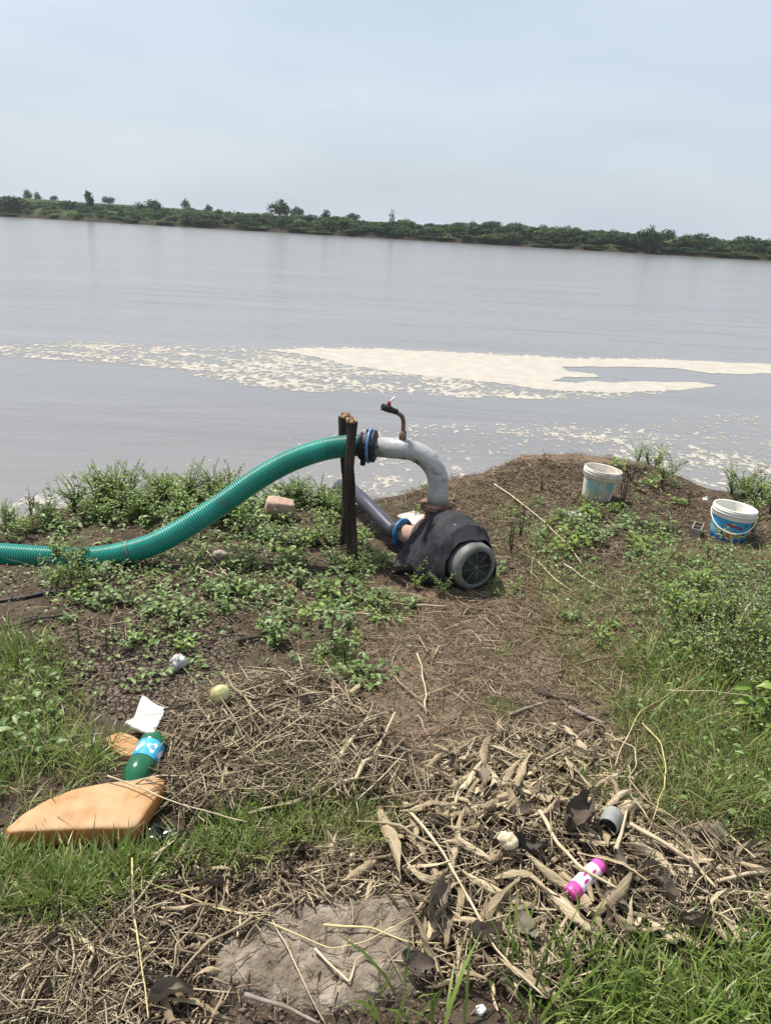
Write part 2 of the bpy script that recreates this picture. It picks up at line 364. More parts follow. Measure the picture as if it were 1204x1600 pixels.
def foam_sheet(x0, x1, y0, y1, sx, sy, dens):
    gx, gy = np.arange(x0, x1, sx), np.arange(y0, y1, sy); X, Y = np.meshgrid(gx, gy)
    a, b = to_px(X, Y, WATER+0*X); m = dens(X, Y, a, b)
    keep = m[:-1, :-1] > 0; I = np.arange(X.size).reshape(X.shape)
    F = np.column_stack([I[:-1, :-1][keep], I[:-1, 1:][keep], I[1:, 1:][keep], I[1:, :-1][keep]])
    z = WATER+0.0035+0.002*np.clip(m, 0, 1)
    jx = (vnoise(X*31, Y*17)-.5)*sx*1.1; jy = (vnoise(X*27+9, Y*23)-.5)*sy*1.1
    V = np.column_stack([(X+jx).ravel(), (Y+jy).ravel(), z.ravel()])
    u, inv = np.unique(F, return_inverse=True); return V[u], inv.reshape(F.shape), m.ravel()[u]
UP = np.array([(-200, 549), (0, 544), (100, 535), (200, 537), (300, 543), (480, 543), (600, 547), (750, 553), (900, 561), (1100, 564), (1204, 568), (1400, 575)], float)
LO = np.array([(-200, 556), (0, 556), (100, 562), (200, 568), (280, 581), (340, 596), (420, 607), (520, 613), (640, 618), (760, 620), (880, 623), (960, 620), (1060, 612), (1117, 604), (1125, 590), (1400, 590)], float)
CR = np.array([(-200, 548), (380, 548), (480, 557), (560, 573), (640, 585), (700, 592), (760, 597), (860, 610), (960, 614), (1060, 610), (1117, 603), (1120, 589), (1204, 584), (1400, 582)], float)
NOTCH = [(862, 596), (885, 590), (938, 590), (925, 584), (885, 580), (880, 574), (960, 573), (1060, 577), (1115, 585), (1300, 588), (1300, 606), (1120, 602), (1090, 598), (1000, 596), (960, 599), (930, 596), (900, 599)]
def band(X, Y, a, b):
    w = 5*fbm(X*1.1, Y*0.7, 3); b2 = b+w*0.5; a2 = a+w*3
    up, lo, cr = np.interp(a, UP[:, 0], UP[:, 1]), np.interp(a, LO[:, 0], LO[:, 1]), np.interp(a, CR[:, 0], CR[:, 1])
    n = 0.8*fbm(X*1.3+Y*0.9, Y*2.4, 3); g = 1.0*fbm(X*13+2*n, Y*8, 3)+0.35*fbm(X*30, Y*16, 2)
    solid = np.where((b2 > up) & (b2 < cr), np.minimum((b2-up)/4, (cr-b2)/5)-0.2+0.5*n+0.25*g+np.clip((a-470)/220, -1.3, 0.5), -1)
    lace = np.where((b2 > up-3) & (b2 < lo+2), np.minimum(np.minimum((b2-up+3)/8, (lo+2-b2)/5), 0.30)-0.20+n*0.55+g*0.75-np.clip((a-1000)/300, 0, 2), -1)
    m = np.maximum(solid, np.minimum(lace, 0.6))
    spray = np.where((b > up-16) & (b < lo+14), 0.35*fbm(X*3, Y*3.3, 2)+0.8*fbm(X*10, Y*7, 2)-0.62, -1)
    m = np.maximum(np.where(inside(a2, b2, NOTCH), np.minimum(m, -0.2), m), spray)
    return m
def flecks(X, Y, a, b):
    top = np.interp(a, [200, 350, 420, 620, 700, 800, 1000, 1204, 1400], [740, 715, 690, 664, 660, 660, 660, 640, 640])
    near = np.clip((b-top)/60, -1, 1)
    q = 0.7*fbm(X*1.7, Y*1.7, 2); n = 0.95*fbm(X*12+2.2*q, Y*9+1.5*q, 3)+0.6*fbm(X*30, Y*22, 2)
    clump = fbm(X*0.8+5, Y*0.9, 2)
    return np.where(near > 0, n+0.18*near+0.42*clump-0.27, np.where(b > 622, n+0.3*clump-0.85, -1))
v1, f1, m1 = foam_sheet(-12, 15, 14.2, 25, 0.025, 0.05, band)
v2, f2, m2 = foam_sheet(-4, 9, 7.2, 14.6, 0.016, 0.032, flecks)
me = np_mesh('foam', np.vstack([v1, v2]), np.vstack([f1, f2+len(v1)])); me.materials.append(FOAM)
at_ = me.attributes.new('thick', 'FLOAT', 'POINT'); at_.data.foreach_set('value', np.concatenate([m1, m2*0.85]).astype(np.float32))
tag(link('foam', me), kind='stuff')

# ------------------------------------------------------------------ far bank and fields
A0, B0 = np.array([-127.9, 260.0]), np.array([95.5, 209.8]); DS = (B0-A0)/np.linalg.norm(B0-A0); DN = np.array([-DS[1], DS[0]])
if DN[1] < 0: DN = -DN
def far_height(s, d):
    bank = np.interp(d, [-12, 0, 2.5, 7, 16, 40, 120, 400, 3500], [-2.4, -1.35, -0.3, 0.9, 1.9, 2.6, 3.0, 3.8, 4.5])
    left = np.clip((70-s)/120, 0, 1)*np.clip(d/60, 0, 1)*2.4
    return bank+left+np.clip(d/8, 0, 1)*0.5*fbm(s*0.05, d*0.07, 3)+0.35*fbm(s*0.25, d*0.2, 2)*np.clip(d+2, 0, 1)
def far_pt(px, d):
    """the point d metres inland of the far shoreline that is seen in column px"""
    r = ray(px, 370); k = r[0]/r[1]
    o = A0+DN*d; t = (k*o[1]-o[0])/(DS[0]-k*DS[1]); p = o+DS*t
    return p[0], p[1], float(far_height(t, d)), t
ss = np.array(grow(-160, -3000, -3, 1.3)[::-1]+list(np.arange(-160, 330, 1.5))+grow(330, 3000, 3, 1.3)); dd = np.array(list(np.arange(-12, 40, 0.8))+grow(40, 3500, 2, 1.2))
SS, DD = np.meshgrid(ss, dd); DW = DD+2.2*fbm(SS*0.045, SS*0+2.2, 3)*(np.clip(12-abs(DD-4), 0, 12)/12)
V = np.column_stack([(A0[0]+DS[0]*SS+DN[0]*DW).ravel(), (A0[1]+DS[1]*SS+DN[1]*DW).ravel(), far_height(SS, DD).ravel()])
I = np.arange(SS.size).reshape(SS.shape); F = np.column_stack([I[:-1, :-1].ravel(), I[:-1, 1:].ravel(), I[1:, 1:].ravel(), I[1:, :-1].ravel()])
me = np_mesh('far_bank', V, F); me.polygons.foreach_set('use_smooth', np.ones(len(F), bool))
ca = me.color_attributes.new('zone', 'FLOAT_COLOR', 'POINT'); mud = np.clip((3.4-DD+2.0*fbm(SS*0.11, DD*0.2))/2, 0, 1)
ca.data.foreach_set('color', np.column_stack([mud.ravel(), mud.ravel()*0, mud.ravel()*0, np.ones(mud.size)]).astype(np.float32).ravel())
def far_material():
    m = bpy.data.materials.new('far_grass'); m.use_nodes = True; n, l = m.node_tree.nodes, m.node_tree.links; b = n['Principled BSDF']; b.inputs['Roughness'].default_value = 1; b.inputs['Specular IOR Level'].default_value = 0.05
    t = n.new('ShaderNodeTexCoord'); k = n.new('ShaderNodeTexNoise'); k.inputs['Scale'].default_value = 0.12; k.inputs['Detail'].default_value = 8; l.new(t.outputs['Object'], k.inputs['Vector'])
    r = n.new('ShaderNodeValToRGB'); e = r.color_ramp.elements; e[0].position = 0.35; e[0].color = (0.024, 0.038, 0.015, 1); e[1].position = 0.65; e[1].color = (0.062, 0.082, 0.034, 1); l.new(k.outputs['Fac'], r.inputs[0])
    at = n.new('ShaderNodeAttribute'); at.attribute_name = 'zone'; q = n.new('ShaderNodeMixRGB'); l.new(at.outputs['Fac'], q.inputs[0]); l.new(r.outputs[0], q.inputs[1]); q.inputs[2].default_value = (0.042, 0.035, 0.025, 1)
    sp = n.new('ShaderNodeSeparateColor'); l.new(at.outputs['Color'], sp.inputs[0]); l.new(sp.outputs[0], q.inputs[0])
    l.new(q.outputs[0], b.inputs['Base Color']); return m
me.materials.append(far_material()); tag(link('far_bank', me), kind='structure')

BUSH = mat('bush_leaves', [(0.020, 0.040, 0.016), (0.035, 0.066, 0.024), (0.062, 0.100, 0.036)], rough=0.8, island=1.0, spec=0.15, transl=0.2)
BUSHL = mat('reed_leaves', [(0.055, 0.095, 0.03), (0.085, 0.13, 0.045), (0.12, 0.16, 0.06)], rough=0.8, island=1.0, spec=0.15, transl=0.2)
def far_scrub(n):
    sx = -150+rng.random(n)*460; dx = 1.5+rng.random(n)**1.6*45; sz = 0.25+0.45*rng.random(n); keep = fbm(sx*0.06, dx*0.10, 3)+0.25 > rng.random(n)*0.5-0.05; sx, dx, sz = sx[keep], dx[keep], sz[keep]; n = len(sx)
    P = np.column_stack([A0[0]+DS[0]*sx+DN[0]*dx, A0[1]+DS[1]*sx+DN[1]*dx, far_height(sx, dx)+0.1+rng.random(n)*0.9*(0.4+fbm(sx*0.1, dx*0.1, 2)**2*3)]); d = rng.normal(size=(n, 3)); d /= np.linalg.norm(d, axis=1)[:, None]; a = rng.normal(size=(n, 3)); a /= np.linalg.norm(a, axis=1)[:, None]; b = np.cross(a, d); s = sz[:, None]
    me = np_mesh('far_scrub', np.stack([P-a*s, P+b*s*0.6, P+a*s, P-b*s*0.6], 1).reshape(-1, 3), np.arange(n*4).reshape(n, 4)); me.materials.append(SCRUB); tag(link('far_scrub', me), kind='stuff')
SCRUB = mat('scrub', [(0.028, 0.048, 0.018), (0.055, 0.085, 0.030), (0.10, 0.135, 0.055)], rough=0.85, island=1.0, spec=0.1, transl=0.2)
far_scrub(26000)
BARK = mat('bark', [(0.05, 0.04, 0.03), (0.11, 0.09, 0.07)], scale=3, rough=0.9)
def crown_mesh(name, n, size, m, seed, shape='bush'):
    r = np.random.default_rng(seed); k = 9; cl = []
    for i in range(k):
        a = r.random()*6.28; q = r.random()**0.5
        if shape == 'bush': cl.append((0.36*q*math.cos(a), 0.36*q*math.sin(a), 0.18+0.55*r.random()*(1-0.55*q), 0.16+0.12*r.random()))
        elif shape == 'tree': cl.append((0.32*q*math.cos(a), 0.32*q*math.sin(a), 0.28+0.50*r.random()*(1-0.45*q), 0.19+0.10*r.random()))
        else: cl.append((0.16*q*math.cos(a), 0.16*q*math.sin(a), 0.12+0.76*i/k, 0.16+0.14*r.random()))
    cl = np.array(cl); pick = r.integers(0, k, n); d = r.normal(size=(n, 3)); d /= np.linalg.norm(d, axis=1)[:, None]
    P = cl[pick, :3]+d*cl[pick, 3:4]*(0.55+0.55*r.random((n, 1))); P[:, 2] = np.maximum(P[:, 2], 0.01)
    a = r.normal(size=(n, 3)); a /= np.linalg.norm(a, axis=1)[:, None]; b = np.cross(a, d); b /= np.linalg.norm(b, axis=1)[:, None]+1e-9
    s = size*(0.6+0.8*r.random((n, 1)))
    V = np.stack([P-a*s, P+b*s*0.6, P+a*s, P-b*s*0.6], 1).reshape(-1, 3); me = np_mesh(name, V, np.arange(n*4).reshape(n, 4)); me.materials.append(m); return me
bush_meshes = [crown_mesh('foliage', 620, 0.055, BUSH if i < 6 else BUSHL, 40+i) for i in range(9)]
def put_bush(i, px, d, w, h, label, group):
    x, y, z, s = far_pt(px, d)
    o = link('bush' if group != 'pale reeds' else 'reed_clump', bush_meshes[i % 9] if group != 'pale reeds' else bush_meshes[6+i % 3]); o.location = (x, y, z-0.15); o.scale = (w, w*0.9, h); o.rotation_euler = (0, 0, rng.random()*6.28)
    tag(o, label, 'bush' if group != 'pale reeds' else 'reed clump', group)
BL = 'dark green bush in the unbroken thicket along the far river bank'
BL2 = 'small green bush on the low grassy bluff of the far bank'
for i in range(160):
    px = 285+rng.random()*985; d = 2.5+abs(rng.normal())*8; big = 1+0.5*(px > 450)
    put_bush(i if rng.random() < 0.8 else 2, px, d, 4.5+4.5*rng.random()*big, (2.3+2.0*rng.random())*(1.0 if d > 5 else 0.8)*(0.85+0.2*(px > 700)), BL, 'bushes of the thicket on the far bank')
for i in range(85):
    px = -70+rng.random()*370; d = 3+rng.random()*20
    put_bush(i, px, d, 2.8+4*rng.random(), 1.1+1.4*rng.random(), BL2, 'bushes on the far grassy bluff')
for i in range(70):
    px = -60+rng.random()*1330; put_bush(i, px, 1.0+rng.random()*3.5, 3+5*rng.random(), 0.5+0.8*rng.random(), 'pale green low growth at the foot of the far bank', 'pale reeds')
for i in range(45):
    px = 285+rng.random()*985; put_bush(i, px, 4+rng.random()*26, 3+5*rng.random(), 2.0+2.2*rng.random(), 'pale green bush among the dark far thicket', 'pale reeds')  # these use only the paler leaf material
def far_tree(px, py, wpx, hpx, dist, label, shape='tree', n=900, bare=0.3):
    p = at_y(px, py, dist); w, h = wpx*dist/FOC, hpx*dist/FOC; z = float(far_height(0, max(dist-235, 5)))
    sp_ = float(np.dot(p[:2]-A0, DS)); dp_ = float(np.dot(p[:2]-A0, DN)); gz = float(far_height(sp_, dp_)); h = max(0.8*h, p[2]+h-gz) if gz < p[2] else h
    z0 = min(p[2], gz)-0.6-(0.5 if dist < 300 else 0)
    e = empty('tree', (p[0], p[1], z0), label, 'tree')
    seed = int(px*7+py); c = link('crown', crown_mesh('crown', n, 0.05 if shape != 'thin' else 0.06, BUSH, seed, shape), e); c.scale = (w, w, h)
    mb = MB(); tube(mb, [(0, 0, -4.0), (0.02*w, 0, 0), (0.0, 0.01*w, h*0.35), (0.06*w, 0, h*0.7)], [0.035*h, 0.035*h, 0.028*h, 0.01*h], 8)
    tube(mb, [(0.0, 0.0, h*0.3), (0.2*w, 0.05*w, h*0.62)], [0.02*h, 0.008*h], 6); tube(mb, [(0.0, 0.0, h*0.25), (-0.2*w, -0.05*w, h*0.6)], [0.02*h, 0.008*h], 6)
    part('trunk', mb, BARK, e)
far_tree(437, 337, 36, 30, 285, 'broad dark round-crowned tree standing above the far bank')
far_tree(463, 335, 26, 16, 330, 'low pale tree just right of the broad round-crowned tree')
far_tree(233, 331, 42, 26, 290, 'wide twin-crowned dark tree on the far grassy bluff')
far_tree(290, 323, 16, 14, 420, 'tiny lone umbrella-shaped tree on the far skyline')
far_tree(141, 327, 20, 30, 275, 'tall narrow bushy tree on the grassy bluff', 'thin')
far_tree(112, 328, 36, 22, 272, 'squat dark round tree beside the tall narrow one')
far_tree(42, 306, 16, 13, 430, 'small faint tree first on the skyline above the bluff')
far_tree(58, 308, 14, 9, 450, 'faint low tree next to the first skyline tree')
far_tree(170, 315, 22, 11, 430, 'faint wide tree on the skyline behind the tall narrow tree')
far_tree(85, 309, 12, 7, 470, 'tiniest faint tree on the skyline over the bluff')
far_tree(613, 345, 16, 26, 238, 'spindly thin tree sticking up alone out of the thicket', 'thin', 160)
far_tree(765, 356, 34, 20, 262, 'dark feathery tree poking out of the middle of the thicket')
far_tree(508, 352, 22, 26, 250, 'upright dark tree at the start of the thicket', 'thin')
far_tree(552, 340, 24, 14, 330, 'faint tree behind the thicket')
far_tree(1015, 382, 40, 34, 215, 'tall ragged tree at the dark end of the thicket')
far_tree(870, 374, 44, 26, 228, 'flat-topped dark tree above the shaded part of the thicket')
far_tree(20, 325, 60, 26, 268, 'wide dark tree at the very start of the grassy bluff')
far_tree(325, 326, 14, 9, 400, 'small grey tree on the skyline past the umbrella-shaped tree')

# ------------------------------------------------------------------ pump, motor and outlet pipe
def arr(*a): return np.array(a, float)
ax = arr(-0.485, 0.8745, 0); sd = arr(0.8745, 0.485, 0); up = arr(0, 0, 1)
FAN = on_z(745, 888, 0.142); AXH = 0.142
ORG = FAN*1.0
def A(t, lat=0, z=AXH): return arr(ORG[0], ORG[1], 0)+ax*t+sd*lat+up*z
MOTOR = mat('motor_paint', [(0.065, 0.072, 0.066), (0.11, 0.117, 0.106), (0.18, 0.176, 0.155)], scale=9, rough=0.55, bump=0.15, bscale=90)
DARK = mat('dark_inside', [(0.012, 0.012, 0.012)], rough=0.8)
GRILL = mat('grille_metal', [(0.075, 0.085, 0.08), (0.12, 0.13, 0.12)], scale=30, rough=0.5)
RUST = mat('rusty_iron', [(0.10, 0.052, 0.035), (0.19, 0.105, 0.07), (0.30, 0.20, 0.15)], scale=18, rough=0.85, bump=0.4, bscale=120)
RUSTP = mat('rust_primer', [(0.32, 0.19, 0.14), (0.45, 0.31, 0.25)], scale=12, rough=0.8, bump=0.2)
BLUE = mat('blue_paint', [(0.012, 0.075, 0.19), (0.03, 0.16, 0.36)], scale=20, rough=0.45)
BLACK = mat('black_rubber', [(0.010, 0.011, 0.012), (0.028, 0.028, 0.03)], scale=30, rough=0.55, bump=0.2)
PIPE = mat('galvanised_pipe', [(0.07, 0.066, 0.06), (0.21, 0.206, 0.198), (0.33, 0.33, 0.32), (0.43, 0.43, 0.42)], scale=13, rough=0.33, detail=10, bump=0.08, bscale=60, spec=0.5, pos=[0, 0.07, 0.26, 1], dist=1.2)
STEEL = mat('dull_steel', [(0.12, 0.11, 0.10), (0.28, 0.27, 0.25)], scale=40, rough=0.5, metal=0.6)
OUT = A(0.41)[:2]
FZ = 0.335
pump = empty('water_pump', (A(0.25)[0], A(0.25)[1], 0.0), 'electric water pump with grey fan grille and tall silver elbow pipe', 'water pump')
inv = -np.array(pump.location)
def ppart(name, mb, m, parent=None, smooth=True):
    mb.v = [tuple(np.array(v)+inv) for v in mb.v]
    return part(name, mb, m, parent or pump, smooth)
mb = MB(); lathe(mb, [(0.36, 0.0), (0.36, 0.10), (0.33, 0.115), (0.11, 0.115), (0.10, 0.108)], A(0), ax, 44)
for k in range(30):
    a = k/30*6.283; c = A(0.22)+sd*0.118*math.cos(a)+up*0.118*math.sin(a); box(mb, c, 0.2, 0.003, 0.016, Matrix((tuple(ax), tuple(-sd*math.sin(a)+up*math.cos(a)), tuple(sd*math.cos(a)+up*math.sin(a)))).transposed())
motor = ppart('motor_body', mb, MOTOR)
mb = MB(); box(mb, A(0.2, 0, 0.29), 0.12, 0.11, 0.07, Matrix((tuple(ax), tuple(sd), (0, 0, 1))).transposed(), bev=0.006); ppart('terminal_box', mb, MOTOR)
for q in (-1, 1):
    for t in (0.15, 0.3):
        mb = MB(); box(mb, A(t, q*0.09, 0.015), 0.04, 0.07, 0.05, Matrix((tuple(ax), tuple(sd), (0, 0, 1))).transposed(), bev=0.004); ppart('foot', mb, MOTOR)
mb = MB(); lathe(mb, [(0.125, 0.112), (0.125, 0.122), (0.05, 0.122), (0.02, 0.1205), (0.008, 0.115), (0.001, 0.105), (0.0, 0.099), (0.0, 0.091), (0.004, 0.089), (0.014, 0.089)], A(0), ax, 56)
fc = ppart('fan_cover', mb, MOTOR)
mb = MB(); lathe(mb, [(0.03, 0.0), (0.03, 0.0892)], A(0), ax, 40); ppart('fan_shade', mb, DARK, fc)
mb = MB()
for r in (0.026, 0.038, 0.050, 0.062, 0.075, 0.0872):
    lathe(mb, [(0.004, r-0.0017), (0.0015, r), (0.004, r+0.0017), (0.008, r), (0.004, r-0.0017)], A(0), ax, 48)
lathe(mb, [(0.0018, 0.0), (0.0018, 0.013), (0.008, 0.015)], A(0), ax, 24)
for k in range(8):
    a = k/8*6.283+0.08; d = sd*math.cos(a)+up*math.sin(a); tube(mb, [A(0.005)+d*0.012, A(0.005)+d*0.089], 0.0024, 6)
ppart('fan_grille', mb, GRILL, fc)
for a in (0.9, 2.5, 4.2):
    mb = MB(); d = sd*math.cos(a)+up*math.sin(a); lathe(mb, [(0.0, 0.0), (0.0, 0.008), (0.006, 0.0085), (0.006, 0.0)], A(0.09)+d*0.13, -d, 10); ppart('screw', mb, BLACK, fc)
# casing, suction branch, outlet neck
mb = MB(); lathe(mb, [(0.36, 0.06), (0.365, 0.10), (0.38, 0.135), (0.415, 0.145), (0.45, 0.135), (0.47, 0.10), (0.49, 0.062), (0.495, 0.0)], A(0), ax, 40)
BD = arr(-0.78, 0.62, -0.05); BD /= np.linalg.norm(BD); SF = at_y(630, 833, 4.0)
tube(mb, [A(0.44), SF-BD*0.08, SF-BD*0.02, SF+BD*0.004], [0.075, 0.058, 0.052, 0.052], 28)
ppart('pump_casing', mb, RUSTP)
mb = MB(); tube(mb, [arr(*OUT, 0.2), arr(*OUT, 0.27), arr(*OUT, FZ-0.014)], [0.085, 0.06, 0.054], 28); ppart('outlet_neck', mb, RUST)
mb = MB(); lathe(mb, [(-0.014, 0.05), (-0.014, 0.086), (-0.002, 0.088), (0.001, 0.078), (0.003, 0.088), (0.015, 0.086), (0.015, 0.05)], arr(*OUT, FZ), up, 40); fl = ppart('outlet_flange', mb, RUST)
for k in range(4):
    a = k*math.pi/2+0.5; mb = MB(); c = arr(*OUT, FZ)+arr(math.cos(a), math.sin(a), 0)*0.074; lathe(mb, [(-0.024, 0), (-0.024, 0.009), (0.026, 0.009), (0.026, 0.0)], c, up, 6); ppart('bolt', mb, RUST, fl, False)
mb = MB(); lathe(mb, [(0.0, 0.05), (0.0, 0.080), (0.003, 0.083), (0.015, 0.083), (0.018, 0.080), (0.018, 0.04)], SF, BD, 44); fl = ppart('suction_flange', mb, BLUE)
for k in range(4):
    a = k*math.pi/2+0.75; mb = MB(); _, s_, u_ = frame(BD); d = s_*math.cos(a)+u_*math.sin(a); lathe(mb, [(-0.012, 0), (-0.012, 0.010), (0.03, 0.010), (0.03, 0)], SF+d*0.066, BD, 6); ppart('bolt', mb, BLACK, fl, False)
# elbow pipe
HF = at_y(581, 697, 3.90); hd = arr(HF[0]-OUT[0], HF[1]-OUT[1], 0); hl = np.linalg.norm(hd[:2]); hd /= hl
HZ = HF[2]; BR = 0.185
pp = [arr(*OUT, FZ+0.012), arr(*OUT, HZ-BR-0.03)]
for a in np.linspace(0, math.pi/2, 18): pp.append(arr(*OUT, HZ-BR)+hd*BR*(1-math.cos(a))+up*BR*math.sin(a))
pp.append(arr(OUT[0], OUT[1], HZ)+hd*(hl-0.02))
mb = MB(); tube(mb, pp, 0.054, 32); pipe = ppart('elbow_pipe', mb, PIPE)
for q, dv in ((arr(*OUT, HZ-BR-0.012), up), (arr(OUT[0], OUT[1], HZ)+hd*(BR+0.004), hd)):
    mb = MB(); lathe(mb, [(-0.004, 0.053), (-0.002, 0.0548), (0.002, 0.0548), (0.004, 0.053)], q, dv, 40, lobes=lambda k, a: 0.008*np.sin(23*a+k)); ppart('weld_bead', mb, PIPE)
mb = MB(); cpos = arr(OUT[0], OUT[1], HZ)+hd*(hl-0.022); lathe(mb, [(0.0, 0.053), (0.0, 0.076), (0.006, 0.086), (0.018, 0.086), (0.018, 0.05)], cpos, hd, 36)
ppart('pipe_flange', mb, BLACK)
NB = at_y(624, 684, float(OUT[1]+0.09))
nb = arr(OUT[0], OUT[1], 0)+hd*(BR+0.02); nb[2] = HZ+0.045
mb = MB(); lathe(mb, [(0, 0.0), (0, 0.0185), (0.05, 0.0185), (0.052, 0.013), (0.052, 0.0)], nb, up, 20); ppart('nipple', mb, RUST)
th = arr(-0.86, -0.25, 0.33); th /= np.linalg.norm(th)
q0 = nb+up*0.05; bend = smooth_path([q0, q0+up*0.045, q0+up*0.075+th*0.012, q0+up*0.088+th*0.05], 16)
mb = MB(); tube(mb, bend, 0.0112, 14); ppart('small_elbow', mb, RUST)
ve_ = bend[-1]; mb = MB(); lathe(mb, [(-0.012, 0.0), (-0.012, 0.013), (0.0, 0.016), (0.005, 0.0155), (0.02, 0.0155), (0.026, 0.0185), (0.075, 0.0185), (0.078, 0.014), (0.064, 0.012), (0.06, 0.0)], ve_, th, 16)
vb = ppart('valve_body', mb, BLACK)
RED = mat('red_plastic', [(0.36, 0.02, 0.07)], rough=0.4); WHITE = mat('white_plastic', [(0.72, 0.71, 0.68), (0.80, 0.79, 0.76)], scale=6, rough=0.45)
c = ve_+th*0.035; mb = MB(); lathe(mb, [(0.01, 0.008), (0.03, 0.010), (0.042, 0.008), (0.042, 0.0)], c, up+0.1*th, 12); ppart('valve_stem', mb, RED, vb)
mb = MB(); tube(mb, [c+up*0.036, c+up*0.05+arr(0.012, 0, 0), c+up*0.066+arr(0.026, -0.004, 0)], [0.006, 0.009, 0.006], 10, squash=0.5); ppart('valve_handle', mb, WHITE, vb)

# black rubber sheet over the motor
SHEET = mat('rubber_sheet', [(0.011, 0.010, 0.014), (0.022, 0.021, 0.027), (0.050, 0.045, 0.048)], scale=9, rough=0.75, bump=0.35, bscale=40, spec=0.3, detail=8)
keys = [(0.060, [(-.142, .045), (-.145, .14), (-.105, .235), (0, .272), (.105, .240), (.150, .13), (.165, -.01)]),
        (0.120, [(-.165, .03), (-.158, .16), (-.115, .270), (0, .325), (.115, .280), (.165, .14), (.178, -.01)]),
        (0.200, [(-.205, .03), (-.172, .16), (-.120, .280), (0, .352), (.120, .290), (.170, .15), (.185, -.01)]),
        (0.280, [(-.215, .07), (-.178, .16), (-.115, .270), (-.01, .345), (.120, .275), (.170, .15), (.185, .0)]),
        (0.335, [(-.285, .045), (-.190, .15), (-.110, .255), (-.03, .320), (.10, .26), (.165, .14), (.18, .02)]),
        (0.385, [(-.235, .09), (-.175, .16), (-.110, .235), (-.06, .275), (.06, .255), (.15, .15), (.17, .04)])]
nu, nt = 46, 40; prof = np.array([smooth_path(k[1], nu) for k in keys]); tk = [k[0] for k in keys]; V = []
for t in np.linspace(0, len(keys)-1, nt):
    i = min(int(t), len(keys)-2); f = t-i; f = f*f*(3-2*f); tt = tk[i]*(1-f)+tk[i+1]*f; row = prof[i]*(1-f)+prof[i+1]*f
    for j, (la, z) in enumerate(row):
        w = 0.016*fbm(tt*11+3, j*0.22, 3)+0.012*(abs(fbm(tt*9-j*0.13, j*0.10+tt*4, 2))-0.2)+0.004*fbm(tt*60, j*0.5, 2); ed = 0.018*fbm(j*0.25, t*0.7+8, 2) if (i == 0 and t < 1.0) else 0
        V.append(A(tt-ed*(1-min(t, 1)), la*(1+w*2.4), max(z+w*1.2, 0.004)))
F = [(i*nu+j, i*nu+j+1, (i+1)*nu+j+1, (i+1)*nu+j) for i in range(nt-1) for j in range(nu-1)]
base = A(0.22); base[2] = 0; mb = MB().add(np.array(V)-base, F); o = part('rubber_sheet', mb, SHEET, None); o.location = base
md = o.modifiers.new('thick', 'SOLIDIFY'); md.thickness = 0.005; md.offset = 1
tag(o, 'dusty black rubber sheet draped over the pump motor', 'rubber sheet')

# ------------------------------------------------------------------ hoses
HG = mat('hose_groove', [(0.0, 0.10, 0.075), (0.002, 0.165, 0.125)], scale=9, rough=0.36, spec=0.5)
HR = mat('hose_rib', [(0.12, 0.115, 0.085), (0.03, 0.15, 0.11), (0.003, 0.20, 0.15), (0.016, 0.31, 0.24)], scale=7, rough=0.3, spec=0.55, detail=9, pos=[0, 0.10, 0.22, 1])
hp = []
for px, py, y in [(-420, 918, 3.45), (-200, 910, 3.50), (-60, 896, 3.54), (0, 889, 3.56), (70, 884, 3.57), (140, 875, 3.58), (200, 863, 3.60), (250, 846, 3.63), (300, 818, 3.68), (350, 785, 3.74), (400, 750, 3.80), (450, 722, 3.85), (500, 704, 3.89), (540, 697, 3.91)]:
    p = at_y(px, py, y)
    if px <= 200: p[2] = max(p[2], float(height(p[0], p[1]))+0.026)
    hp.append(p)
hp.append(arr(OUT[0], OUT[1], HZ)+hd*(hl+0.05)); hp.append(arr(OUT[0], OUT[1], HZ)+hd*(hl+0.012))
path = smooth_path(hp, 400); L = np.concatenate([[0], np.cumsum(np.linalg.norm(np.diff(path, axis=0), axis=1))])
pitch = 0.0125; per = 6; ns = int(L[-1]/pitch*per); st = np.linspace(0, L[-1], ns); cp = np.column_stack([np.interp(st, L, path[:, i]) for i in range(3)])
for _ in range(30): cp[1:-1] = 0.5*cp[1:-1]+0.25*(cp[:-2]+cp[2:])
ph = (st/pitch) % 1; rr = 0.0580+0.0019*np.cos(ph*2*math.pi)
mb = MB(); tube(mb, cp-cp[0]*0, rr, 28)
per_ring = 28; mb.m = [1 if math.cos(2*math.pi*ph[min(i//per_ring, ns-1)]) > 0.15 else 0 for i in range(len(mb.f))]
hose = empty('green_hose', tuple(cp[ns//2]*arr(1, 1, 0)), 'ribbed teal green hose rising from the weeds to the pump pipe', 'hose')
inv = -np.array(hose.location)
def hpart(n, mb, m, smooth=True, parent=None): mb.v = [tuple(np.array(v)+inv) for v in mb.v]; return part(n, mb, m, parent or hose, smooth)
hpart('hose_body', mb, [HG, HR])
he = arr(OUT[0], OUT[1], HZ)
mb = MB(); lathe(mb, [(0.004, 0.05), (0.004, 0.088), (0.008, 0.093), (0.015, 0.093), (0.019, 0.088), (0.019, 0.05)], he+hd*hl, hd, 44); fl = hpart('hose_flange', mb, mat('blue_flange', [(0.03, 0.12, 0.30), (0.16, 0.30, 0.50)], scale=20, rough=0.35))
for k in range(5):
    a = k*6.283/5+0.4; _, s_, u_ = frame(hd); d = s_*math.cos(a)+u_*math.sin(a); mb = MB(); lathe(mb, [(-0.02, 0), (-0.02, 0.009), (0.034, 0.009), (0.034, 0)], he+hd*hl+d*0.078, hd, 6); hpart('bolt', mb, BLACK, False, fl)
